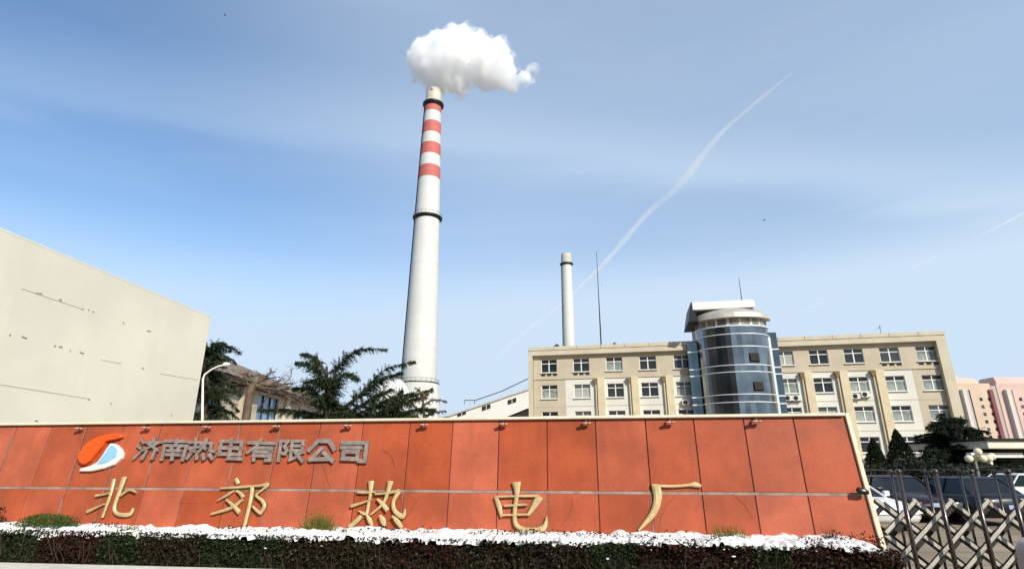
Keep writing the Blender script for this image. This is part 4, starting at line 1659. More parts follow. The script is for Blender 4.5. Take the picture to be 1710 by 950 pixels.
fs = [(i * (nxr + 1) + j, (i + 1) * (nxr + 1) + j, (i + 1) * (nxr + 1) + j + 1, i * (nxr + 1) + j + 1) for i in range(nyr) for j in range(nxr)]
mb.add(vs, fs)
mb.box((XF - .3, y0f - .6, ze - .15), (XF + .68, y1f + .6, ze + .08), 1)
mb.build('roof', [m_facroof, m_dark], fcb, smooth=False)
for u in (532, 475, 400):
    y = fx(u, 690).y
    mb = MB()
    mb.box((XF + .005, y - .35, 0), (XF + .25, y + .35, ze - .16))
    mb.build('pier', m_fac, fcb)
# entrance block with stone piers in front of the hall
mb = MB()
# street lamp with a curved white arm
YL = 21.0
pts = [at(u, v, YL) for u, v in ((338, 700), (338.5, 650), (339, 632), (342, 625), (352, 617.5), (364, 611.5), (377, 608.5))]
pts = [Vector((pts[0].x, YL, 0))] + pts
o = empty('street_lamp', (pts[0].x, YL, 0), 0, 'white curved-arm street lamp at the right corner of the blank wall', 'street lamp')
mb = MB()
mb.tube(pts, [.05, .045, .04, .036, .033, .03, .028, .026], 8)
mb.build('post', m_white, o, smooth=True)
mb = MB()
mb.tube([pts[-1] + Vector((-.12, 0, -.03)), pts[-1] + Vector((.0, 0, .01)), pts[-1] + Vector((.16, 0, .02))], [.05, .085, .04], 8)
mb.build('lamp_head', m_white, o, smooth=True)

# ================================================================== trees
m_bark = mat('bark', (.075, .052, .036), .95, var=.35, scale=4, bump=.8, bscale=14)
m_ced = leafmat('cedar_needles', (.012, .026, .010), (.036, .056, .018), trans=.12)
m_ced2 = leafmat('cedar_needles_light', (.10, .11, .03), (.18, .17, .05), trans=.25)
m_cone = leafmat('juniper_needles', (.010, .018, .008), (.022, .030, .012), trans=.1)


def polyl(path, n):
    P = smooth_path([tuple(p) for p in path], max(2, n // max(1, len(path) - 1)))
    return [Vector(p[:3]) for p in P]


def cedar(name, label, base_xyz, top, px_branches, Y, rnd, needle=.25, m=m_ced, spread=1.0, r0=.22, group=None, dens=1.0):
    """px_branches: list of photo polylines (u, v, dy); rnd: extra random boughs (z0, z1, count, length)"""
    o = empty(name, base_xyz, 0, label, 'tree', group)
    mb = MB()
    trunk = [Vector(base_xyz), Vector(base_xyz) * .5 + Vector(top) * .5 + Vector((.15, 0, 0)), Vector(top)]
    mb.tube(polyl(trunk, 8), list(np.linspace(r0, .04, 9)), 8)
    boughs = []
    for br in px_branches:
        P = [at(u, v, Y + dy) for u, v, dy in br]
        boughs.append((polyl(P, 12), 1.0))
    for (z0, z1, cnt, ln) in rnd:
        for _ in range(cnt):
            z = random.uniform(z0, z1)
            t_ = (z - base_xyz[2]) / max(.1, top[2] - base_xyz[2])
            p0 = Vector(base_xyz).lerp(Vector(top), min(1, t_))
            a = random.uniform(0, 2 * PI)
            L = ln * random.uniform(.6, 1.1)
            d = Vector((math.cos(a), math.sin(a), 0))
            boughs.append((polyl([p0, p0 + d * L * .5 + Vector((0, 0, .12 * L)), p0 + d * L + Vector((0, 0, .02 * L))], 8), .8))
    P, D, Sz = [], [], []
    for path, k in boughs:
        Ltot = sum((path[i + 1] - path[i]).length for i in range(len(path) - 1))
        mb.tube(path, list(np.linspace(.06 * k, .012, len(path))), 5, cap=False)
        nb = int(Ltot * 40 * dens)
        for _ in range(nb):
            t_ = random.random() ** .9
            i = min(int(t_ * (len(path) - 1)), len(path) - 2)
            q = path[i].lerp(path[i + 1], t_ * (len(path) - 1) - i)
            dd = (path[i + 1] - path[i]).normalized()
            side = Vector((random.gauss(0, 1), random.gauss(0, 1), random.gauss(0, .25)))
            side = side - dd * side.dot(dd)
            if side.length < 1e-4:
                continue
            side.normalize()
            L = (.46 * (1 - t_) ** .7 + .09) * spread * random.uniform(.45, 1.15)
            bd = (side * .65 + dd * .55 + Vector((0, 0, -random.uniform(.05, .85)))).normalized()
            nn_ = max(5, int(L * 46))
            for k in range(nn_):
                f_ = (k + random.random()) / nn_
                p = q + bd * L * f_ + Vector((0, 0, -.10 * L * f_ * f_)) + Vector((random.gauss(0, .018), random.gauss(0, .018), random.gauss(0, .018)))
                P.append(p)
                D.append(bd * .8 + Vector((random.gauss(0, .5), random.gauss(0, .5), random.gauss(-.25, .4))))
                Sz.append(needle * random.uniform(.45, .8) * (1.1 - .5 * f_))
    mb.build('trunk', m_bark, o)
    leaves('crown', P, np.array(Sz), m, o, aspect=.20, dirs=D)
    return o


YT = 24.0
b0 = at(549, 712, YT)
t0 = at(546, 612, YT)
cedar('cedar_tree', 'dark green cedar with long upswept boughs in front of the chimney foot', (b0.x, YT, 0), tuple(t0),
      [[(549, 655, 0), (532, 622, -.4), (514, 608, -.8), (493, 605, -1.1)], [(549, 640, 0), (535, 606, .3), (520, 594, .5), (504, 591, .6)],
       [(550, 660, 0), (562, 618, .3), (580, 597, .5), (604, 583, .6), (646, 584, .8)], [(552, 650, 0), (575, 624, -.5), (600, 633, -.9)],
       [(552, 695, 0), (590, 668, .2), (618, 642, .3), (645, 616, .2), (694, 604, .1)], [(560, 690, 0), (610, 655, -.6), (640, 632, -.8), (672, 622, -.9)],
       [(552, 690, 0), (590, 684, -.9), (625, 662, -1.6), (655, 650, -2)], [(548, 680, 0), (520, 650, .4), (490, 648, .5)],
       [(548, 680, 0), (528, 655, -.4), (508, 640, -.8)], [(550, 700, 0), (520, 690, .8), (470, 684, 1.2), (432, 684, 1.4)],
       [(550, 672, 0), (545, 640, -.6), (528, 612, -1)], [(550, 672, 0), (556, 640, .8), (560, 612, 1)],
       [(556, 700, 0), (600, 690, -.4), (648, 668, -.8), (690, 656, -1)]],
      YT, [(2.8, 5.2, 20, 1.0)], spread=1.25, dens=1.3)
b0 = at(640, 712, 26)
t0 = at(652, 660, 26)
cedar('cedar_tree', 'bushy dark cedar directly before the chimney foot, right of the upswept one', (b0.x, 26, 0), tuple(t0),
      [[(640, 705, 0), (655, 680, .2), (690, 660, .3), (722, 650, .2)], [(640, 705, 0), (615, 690, .2), (595, 705, .3)], [(645, 690, 0), (672, 672, -.5), (710, 663, -.8)],
       [(640, 700, 0), (630, 676, -.3), (622, 668, -.5)], [(645, 700, 0), (690, 684, -.8), (725, 684, -1)], [(645, 690, 0), (660, 664, .4), (672, 652, .5)],
       [(640, 705, 0), (670, 692, -.6), (700, 700, -1)]], 26, [(1.8, 4.2, 22, 1.3)], spread=1.4, dens=1.4)
b0 = at(704, 712, 25)
t0 = at(706, 652, 25)
cedar('cedar_tree', 'thin yellow-green young cedar at the lower right of the chimney foot', (b0.x, 25, 0), tuple(t0),
      [[(704, 700, 0), (720, 690, .2), (745, 686, .3)], [(704, 680, 0), (722, 668, .2), (746, 670, .3)], [(704, 690, 0), (690, 676, .2), (676, 668, .3)],
       [(705, 670, 0), (714, 656, .2), (722, 650, .2)], [(704, 702, 0), (728, 700, -.3), (748, 697, -.5)], [(705, 665, 0), (700, 652, 0), (694, 648, 0)], [(704, 700, 0), (688, 694, 0), (670, 700, 0)]],
      25, [(1.8, 3.5, 6, .5)], spread=.6, m=m_ced2, r0=.07, dens=.7)
YT = 26.5
b0 = at(352, 712, YT)
t0 = at(345, 572, YT)
cedar('cedar_tree', 'dark cedar half hidden by the blank white wall', (b0.x, YT, 0), tuple(t0),
      [[(346, 590, 0), (365, 576, .2), (385, 580, .3), (402, 590, .3)], [(346, 598, 0), (370, 592, -.4), (394, 606, -.6)], [(346, 590, 0), (358, 574, -.4), (376, 573, -.6)],
       [(348, 640, 0), (365, 634, .2), (385, 642, .3), (402, 660, .3)], [(348, 650, 0), (370, 648, -.4), (398, 656, -.6)], [(348, 664, 0), (372, 660, -.6), (398, 686, -.8)],
       [(350, 690, 0), (375, 684, .4), (402, 702, .5)], [(348, 610, 0), (360, 604, -.6), (376, 612, -1)], [(350, 700, 0), (370, 690, -.6), (385, 706, -.8)], [(348, 650, 0), (360, 664, -.4), (378, 690, -.5)]],
      YT, [(2.2, 7.2, 34, 1.1)], spread=1.1, dens=1.15)

# bare tree whose twigs cross the hall roof
m_bare = mat('bare_bark', (.15, .10, .065), .95, var=.3, scale=3, bump=.6)
m_twigs = mat('bare_twig', (.12, .085, .06), .95)


def bare_tree(label, u_base, v_fork, Y, r0, limbs, wv):
    b = at(u_base, 712, Y)
    o = empty('bare_tree', (b.x, Y, 0), 0, label, 'tree', 'bare winter trees before the hall')
    fork = at(u_base + 10, v_fork, Y)
    mb = MB()
    mb.tube(polyl([Vector((b.x, Y, 0)), at(u_base + 2, (v_fork + 712) / 2, Y), fork], 8), list(np.linspace(r0, r0 * .75, 9)), 10)
    tw = MB()

    def grow(p, d, L, r, depth, tgt):
        q = p
        path = [p]
        for k in range(3):
            d = (d + Vector((random.gauss(0, .22), random.gauss(0, .22), random.gauss(-.01, .10)))).normalized()
            q = q + d * L / 3
            path.append(q)
        tgt.tube(path, list(np.linspace(r, r * .6, 4)), 5 if depth < 2 else 3, cap=False)
        if depth >= 4:
            return
        for k in range(3 if depth < 3 else 2):
            i = random.choice((1, 2, 3))
            nd = (d + Vector((random.gauss(0, .75), random.gauss(0, .6), random.gauss(0, .32)))).normalized()
            grow(path[i], nd, L * random.uniform(.5, .8), max(.007, r * .5), depth + 1, tw)

    for (u, v, dy) in limbs:
        end = at(u, v, Y + dy)
        grow(fork, (end - fork).normalized(), (end - fork).length * wv, r0 * .34, 0, mb)
    mb.build('trunk', m_bare, o, smooth=True)
    tw.build('twigs', m_twigs, o)
    return o


bare_tree('bare tree with a thick brown trunk in front of the factory hall', 412, 642, 27.5, .22, [(372, 636, .5), (385, 628, -.8), (400, 622, .5), (416, 618, -.5), (436, 618, .6), (452, 624, -.6), (468, 630, .8), (485, 638, -.4), (505, 648, .4), (520, 658, 0)], .55)
bare_tree('slender bare tree with fine twigs right of the hall windows', 492, 676, 30, .10, [(455, 660, .4), (470, 648, -.5), (490, 640, .5), (508, 642, -.4), (525, 652, .4), (545, 665, 0)], .65)

# conifers on the right in front of the office building
for (u, vt, Y, rb, lb) in ((1455, 737, 38, 1.0, 'narrow dark juniper close to the right end of the sign wall'), (1498, 722, 38, 1.25, 'taller pointed dark juniper, second from the right end of the sign wall')):
    b = at(u + 12, 790, Y)
    tp = at(u, vt, Y)
    o = empty('juniper_tree', (b.x, Y, 0), 0, lb, 'tree', 'pointed junipers before the office')
    mb = MB()
    mb.tube([(b.x, Y, 0), (b.x, Y, tp.z * .6), (b.x, Y, tp.z - .2)], [.1, .06, .02], 6)
    mb.build('trunk', m_bark, o)
    P, D = [], []
    for _ in range(5200):
        z = random.random() ** 1.15
        r_ = rb * min(1, (1 - z) * 1.5) ** .8 * (.75 + .25 * min(1, z * 5))
        a = random.uniform(0, 2 * PI)
        k = random.random() ** .35
        k *= .88 + .22 * noise.noise(Vector((math.cos(a) * 2, math.sin(a) * 2, z * 7 + u)))
        P.append(Vector((b.x + math.cos(a) * r_ * k, Y + math.sin(a) * r_ * k, .15 + z * tp.z)))
        D.append((math.cos(a) * .4, math.sin(a) * .4, 1 + random.gauss(0, .2)))
    leaves('crown', P, rng.uniform(.15, .3, len(P)), m_cone, o, aspect=.3, dirs=D)
YT = 37.0
b0 = at(1602, 790, YT)
t0 = at(1583, 690, YT)
brs = []
cedar('cedar_tree', 'broad dark cedar in front of the right corner of the office building', (b0.x, YT, 0), (b0.x, YT, t0.z),
      [[(1590, 720, 0), (1570, 716, -.4), (1548, 713, -.6)], [(1592, 735, 0), (1618, 722, .2), (1638, 722, .3)], [(1592, 740, 0), (1620, 735, -.4), (1650, 738, -.5)],
       [(1590, 760, 0), (1560, 752, .4), (1535, 752, .5)], [(1588, 705, 0), (1600, 700, .2), (1610, 700, .2)], [(1595, 765, 0), (1625, 756, .4), (1648, 758, .4)]],
      YT, [(1.2, 2.6, 40, 2.6), (2.6, 4.0, 34, 1.9), (4.0, t0.z - .5, 22, 1.0), (t0.z - .6, t0.z, 8, .4)], m=m_cone, spread=1.5, needle=.3, dens=1.1)
for (u, v, Y, rx_, rz_, lb) in ((1425, 772, 33, 2.0, 1.3, 'dark rounded shrub hidden behind the right end of the sign wall'), (1475, 776, 31, 1.6, 1.25, 'dark rounded shrub between the two junipers'), (1535, 772, 31, 1.9, 1.5, 'wide dark shrub left of the broad cedar'),
                           (1585, 778, 30, 2.0, 1.2, 'low dark shrub under the broad cedar'), (1640, 778, 32, 2.2, 1.3, 'dark shrub left of the gatehouse'), (1700, 780, 30, 2.0, 1.1, 'dark shrub in front of the gatehouse')):
    c_ = at(u, v, Y)
    o = empty('round_shrub', (c_.x, Y, 0), 0, lb, 'shrub', 'dark shrubs in the courtyard')
    mb = MB()
    mb.tube([(c_.x, Y, 0), (c_.x, Y, .6)], [.08, .05], 6)
    mb.build('stem', m_bark, o)
    P = []
    for _ in range(2600):
        d = Vector((random.gauss(0, 1), random.gauss(0, 1), random.gauss(0, 1))).normalized() * random.random() ** .4
        k = 1 + .3 * noise.noise(d * 2.2 + Vector((u, 0, 0)))
        P.append(Vector((c_.x + d.x * rx_ * .8 * k, Y + d.y * rx_ * .7 * k, rz_ * .75 + d.z * rz_ * .75 * k)))
    leaves('foliage', P, rng.uniform(.12, .24, len(P)), m_cone, o)

# ================================================================== far apartment blocks
m_pink = mat('pink_render', (.60, .42, .36), .8, var=.1, scale=.08)
m_ochre = mat('ochre_render', (.58, .44, .33), .8, var=.1, scale=.08)
m_maroon = mat('maroon_render', (.22, .06, .065), .8, var=.1, scale=.1)
YP = 230.0


def apartment(name, label, u0, u1, v_top, strips, roof_bumps, body):
    a, b = at(u0, v_top, YP), at(u1, v_top, YP)
    zt_ = a.z
    o = empty(name, ((a.x + b.x) / 2, YP, 0), 0, label, 'building', 'far pink apartment blocks')
    mb = MB()
    mb.box((a.x, YP, 0), (b.x, YP + 16, zt_))
    mb.build('wall', body, o)
    for (us, ue, m_, dp) in strips:
        sa_, sb_ = at(us, 700, YP).x, at(ue, 700, YP).x
        mb = MB()
        mb.box((sa_, YP - dp, 0), (sb_, YP + .2, zt_ - 2.6 if dp < 2 else zt_ - 1.5))
        mb.build('bay', m_, o)
    n = int((b.x - a.x) / 3.3)
    for k in range(n):
        x_ = a.x + (k + .5) * (b.x - a.x) / n
        if any(at(s_[0], 700, YP).x - 1 < x_ < at(s_[1], 700, YP).x + 1 for s_ in strips):
            continue
        for f in range(int(zt_ / 3.0) - 1):
            z = 1.6 + f * 3.0
            if z < 8:
                continue
            mb = MB()
            mb.box((x_ - .6, YP - .06, z), (x_ + .6, YP + .02, z + 1.3))
            mb.build('window', m_pane, o)
    for (us, ue, h) in roof_bumps:
        sa_, sb_ = at(us, v_top, YP).x, at(ue, v_top, YP).x
        mb = MB()
        mb.prism([(sa_, YP + 1, zt_), (sb_, YP + 1, zt_), (sb_, YP + 12, zt_), (sa_, YP + 12, zt_)],
                 [(sa_ + 1, YP + 3, zt_ + h), (sb_ - 1, YP + 3, zt_ + h), (sb_ - 1, YP + 10, zt_ + h), (sa_ + 1, YP + 10, zt_ + h)])
        mb.build('roof', body, o)
    return o


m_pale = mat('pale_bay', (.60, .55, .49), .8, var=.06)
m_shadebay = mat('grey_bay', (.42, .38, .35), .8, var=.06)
apartment('apartment_block', 'far peach apartment block with white bay strips beside the office building', 1570, 1652, 640,
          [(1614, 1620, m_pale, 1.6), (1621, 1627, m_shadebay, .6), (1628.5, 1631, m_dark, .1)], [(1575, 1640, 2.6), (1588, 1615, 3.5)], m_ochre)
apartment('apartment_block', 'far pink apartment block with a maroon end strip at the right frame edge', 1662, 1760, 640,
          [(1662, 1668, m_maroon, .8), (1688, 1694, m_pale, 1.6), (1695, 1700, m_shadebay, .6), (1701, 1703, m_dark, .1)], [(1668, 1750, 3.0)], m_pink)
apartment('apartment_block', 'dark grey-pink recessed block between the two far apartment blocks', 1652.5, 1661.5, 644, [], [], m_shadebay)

# ================================================================== unseen blocks across the street, added to darken the tower's reflections
m_blk = mat('reflection_block_render', (.16, .14, .12), .85, var=.2, scale=.05)
for (x0_, y0_, x1_, y1_, h_, lb) in ((-118, -58, -96, 6, 62, 'tall plain unseen block added at the left to darken the tower glass'),
                                     (-118, 9, -97, 60, 72, 'taller plain unseen block added beside a lower one to darken the tower glass'),
                                     (-116, -84, -24, -62, 74, 'broad plain unseen block added behind the viewer to darken the tower glass'),
                                     (-18, -80, -12, -62, 44, 'slim plain unseen block added behind the viewer to darken the tower glass')):
    o = empty('reflection_block', ((x0_ + x1_) / 2, (y0_ + y1_) / 2, 0), 0, lb, 'building', 'unseen blocks added across the street')
    mb = MB()
    mb.box((x0_, y0_, 0), (x1_, y1_, h_))
    mb.build('wall', m_blk, o)
    mb = MB()
    mb.box((x0_ + 1, y0_ + 1, h_ + .01), (x1_ - 1, y1_ - 1, h_ + 1.5))
    mb.build('roof', m_blk, o)
    for k in range(int(h_ / 3.2)):
        mb = MB()
        z = 2 + k * 3.2
        mb.box((x0_ + 1, y1_ + .002, z), (x1_ - 1, y1_ + .05, z + 1.3))
        mb.build('window_row', m_dark, o)
        mb = MB()
        mb.box((x1_ + .002, y0_ + 1, z), (x1_ + .05, y1_ - 1, z + 1.3))
        mb.build('window_row', m_dark, o)

# ================================================================== gatehouse
YH = 34.0
g0 = at(1636, 740, YH)
o = empty('gatehouse', (g0.x + 5, YH, 0), 0, 'low gatehouse with a wide flat white-edged roof at the right frame edge', 'gatehouse')
zt_ = at(1660, 735.5, YH).z
zl_ = at(1660, 749, YH).z
mb = MB()
mb.box((g0.x + .2, YH - .3, zl_), (g0.x + 14, YH + 7, zt_))
mb.build('roof', mat('gatehouse_roof', (.70, .66, .56), .6, var=.08), o, bevel=.05)
mb = MB()
mb.box((g0.x + .05, YH - .45, zt_ + .003), (g0.x + 14, YH + 7.2, zt_ + .12))
mb.build('roof_cap', m_dark, o)
zm = at(1660, 764, YH).z
mb = MB()
mb.box((g0.x - .5, YH + .2, zm), (g0.x + 2.6, YH + .6, zl_ - .22))
mb.build('beam', m_white, o, bevel=.03)
mb = MB()
mb.box((g0.x + .8, YH + 1.2, 0), (g0.x + 13, YH + 6, zl_ - .003))
mb.build('glazed_wall', m_dark, o)
for k in (0.5, 5.0, 10.0):
    mb = MB()
    mb.box((g0.x + k, YH + .25, 0), (g0.x + k + .25, YH + .5, zm - .003 if k < 1 else zl_ - .003))
    mb.build('column', m_white, o)

# ================================================================== globe lamp
YQ = 24.0
m_globe = mat('opal_globe', (.78, .70, .50), .35, var=.06)
pb = at(1636, 800, YQ)
o = empty('globe_lamp', (pb.x, YQ, 0), 0, 'lamp post with a cluster of cream globes behind the folding gate', 'lamp post')
mb = MB()
zt_ = at(1636, 770, YQ).z
mb.tube([(pb.x, YQ, 0), (pb.x, YQ, zt_)], [.06, .045], 8)
mb.build('post', mat('grey_post', (.35, .34, .31), .4, metal=.6), o)
for u, v in ((1618, 765.5), (1630, 764.5), (1641, 765.5), (1633, 754), (1651, 765), (1656, 762)):
    c_ = at(u, v, YQ + (.25 if u in (1630, 1656) else 0))
    rr = .15
    mb = MB()
    mb.lathe([(max(.001, rr * math.sin(a)), -rr * math.cos(a)) for a in np.linspace(0, PI, 12)], 16, 0, c_)
    gb_ = mb.build('globe', m_globe, o, smooth=True)
    mb = MB()
    mb.tube([Vector((pb.x, YQ, zt_ - .25)), Vector((c_.x, c_.y, zt_ - .2)), c_ + Vector((0, 0, -rr))], .018, 5)
    mb.build('arm', m_black, o)

# ================================================================== folding gate
m_steel = mat('steel_dark_reflection', (.05, .036, .028), .22, metal=.3, var=.2, scale=6, coat=.5)  # dark reflections in the stainless steel put into the base colour
m_flat = mat('flat_steel', (.50, .46, .39), .45, metal=.2, var=.15, scale=6)
m_bar_shade = mat('bar_shade', (.018, .014, .011), .6)  # shade on bar undersides and back bars put into the colour
YGt = 6.6
x0 = at(1499.6, 785, YGt).x
xs1 = at(1558.6, 785, YGt).x
sp = (at(1682, 784, YGt).x - x0) / 3
ztop_g = at(1560, 784.5, YGt).z
gx0 = x0 - sp
gate = empty('folding_gate', (x0, YGt, 0), 0, 'stainless steel folding gate with crossed bars right of the sign wall', 'gate')
NP = 9


def post_mesh(y, r, zt):
    mb = MB()
    mb.tube([(0, y, .12), (0, y, zt - .04)], r, 10)
    mb.lathe([(r, zt - .04), (r * 1.25, zt - .03), (r * 1.25, zt - .005), (r * .7, zt + .012), (0, zt + .014)], 10, 0, (0, y, 0))
    return mb


def dup_part(o, loc, par):
    c = o.copy()
    col.objects.link(c)
    c.parent = par
    c.location = loc
    return c


pf = post_mesh(0, .025, ztop_g).build('post', m_steel, gate, world=False, smooth=True)
pb_ = post_mesh(.45, .015, ztop_g - .01).build('post', m_steel, gate, world=False, smooth=True)
pb_.location = (-sp * .5, 0, 0)
for k in range(1, NP):
    dup_part(pf, (k * sp, 0, 0), gate)
for k in range(0, NP):
    dup_part(pb_, ((k + .5) * sp, 0, 0), gate)
# arched tie between front and back rows
def tie(dx0, dx1, zq):
    mb = MB()
    P = [(dx0, 0, zq - .03)] + [(dx0 + (dx1 - dx0) * t, .45 * t, zq + .03 * math.sin(PI * t)) for t in np.linspace(.1, .9, 7)] + [(dx1, .45, zq - .03)]
    mb.tube(P, .009, 6)
    return mb


tb = tie(0, -sp * .5, ztop_g - .03).build('tie_bar', m_steel, gate, world=False, smooth=True)
for k in range(1, NP):
    dup_part(tb, (k * sp, 0, 0), gate)
# scissor lattice half way between the rows
dz = .345
zt_l = at(1531, 833, YGt + .2).z


def bar(sign, y):
    mb = MB()
    L = math.hypot(sp, dz)
    ux, uz = sp / L, sign * dz / L
    hw = .019
    a = Vector((0, y, 0 if sign > 0 else 0))
    b = a + Vector((sp, 0, sign * dz))
    nx_, nz_ = -uz * hw, ux * hw
    A = [a + Vector((nx_, 0, nz_)), a - Vector((nx_, 0, nz_)), b - Vector((nx_, 0, nz_)), b + Vector((nx_, 0, nz_))]
    k = .72
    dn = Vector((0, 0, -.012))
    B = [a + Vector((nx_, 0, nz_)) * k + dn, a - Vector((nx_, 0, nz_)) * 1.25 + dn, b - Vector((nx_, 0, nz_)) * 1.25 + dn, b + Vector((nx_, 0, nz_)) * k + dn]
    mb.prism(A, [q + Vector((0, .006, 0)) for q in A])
    mb.prism([q + Vector((0, .0075, 0)) for q in B], [q + Vector((0, .055, 0)) for q in B], 1)  # near-black body carries the painted shade behind and below the pale face
    return mb


br = bar(1, .10).build('lattice_bar', [m_flat, m_bar_shade], gate, world=False)
bf = bar(-1, .165).build('lattice_bar', [m_flat, m_bar_shade], gate, world=False)
firstr = firstf = True
for row in range(4):
    for k in range(-1, 5):
        zlow = zt_l - dz * (row + 1)
        # rising bar from mid to mid
        L1 = ((k + .5) * sp, 0, zlow)
        L2 = ((k + .5) * sp, 0, zlow + dz)
        if row == 0 and False:
            continue
        if firstr:
            br.location, bf.location = L1, L2
            firstr = False
        else:
            dup_part(br, L1, gate)
            dup_part(bf, L2, gate)
bk = [bar(1, .33).build('lattice_bar', [m_bar_shade, m_bar_shade], gate, world=False), bar(-1, .37).build('lattice_bar', [m_bar_shade, m_bar_shade], gate, world=False)]
firstr = True
for row in range(4):
    for k in range(-1, 5):
        zlow = zt_l - .05 - dz * (row + 1)
        if firstr:
            bk[0].location, bk[1].location = (k * sp, 0, zlow), (k * sp, 0, zlow + dz)
            firstr = False
        else:
            dup_part(bk[0], (k * sp, 0, zlow), gate)
            dup_part(bk[1], (k * sp, 0, zlow + dz), gate)
mb = MB()
mb.box((-sp, .42, .30), (NP * sp, .48, .34))
mb.box((-sp, -.03, .30), (NP * sp, .03, .34))
mb.build('bottom_rail', m_steel, gate, world=False)

# pale housing at the lower right corner
ph = at(1712, 925, 5.7)
o = empty('gate_motor_housing', (ph.x + .25, 5.7, 0), 0, 'rounded pale grey machine housing with a black lower panel, cut by the right frame edge', 'machine housing')
zt_ = at(1712, 895, 5.7).z
xl_ = at(1686, 905, 5.92).x
mb = MB()
prof = []
for k in range(9):
    a = PI / 2 * k / 8
    prof.append((xl_ + .22 - .22 * math.cos(a) if k else xl_, zt_ - .16 + .16 * math.sin(a)))
prof = [(xl_ - .04, .15), (xl_ - .03, .6)] + prof + [(xl_ + .75, zt_ + .02), (xl_ + .75, .15)]
mb.prism([(x_, 5.7, z_) for x_, z_ in prof], [(x_, 5.9, z_) for x_, z_ in prof])
mb.build('shell', mat('pale_shell', (.50, .48, .47), .35, var=.05), o, bevel=.04)
zb_ = at(1700, 929, 5.68).z
xq = xl_ + .05
mb = MB()
prof = [(xq, .2), (xq, zb_ - .08), (xq + .06, zb_), (xl_ + .7, zb_), (xl_ + .7, .2)]
mb.prism([(x_, 5.66, z_) for x_, z_ in prof], [(x_, 5.697, z_) for x_, z_ in prof])
mb.build('front_panel', m_black, o, bevel=.01)

# ================================================================== cars
m_tyre = mat('tyre', (.02, .02, .02), .85)
m_rim = mat('rim', (.45, .45, .45), .3, metal=.8)
m_cglass = mat('car_glass', (.010, .013, .016), .08, var=.1, spec=.25)
m_tail = mat('tail_light', (.42, .012, .015), .2)
m_head = mat('head_light', (.75, .75, .72), .1)
m_plate = mat('number_plate', (.35, .42, .60), .4)


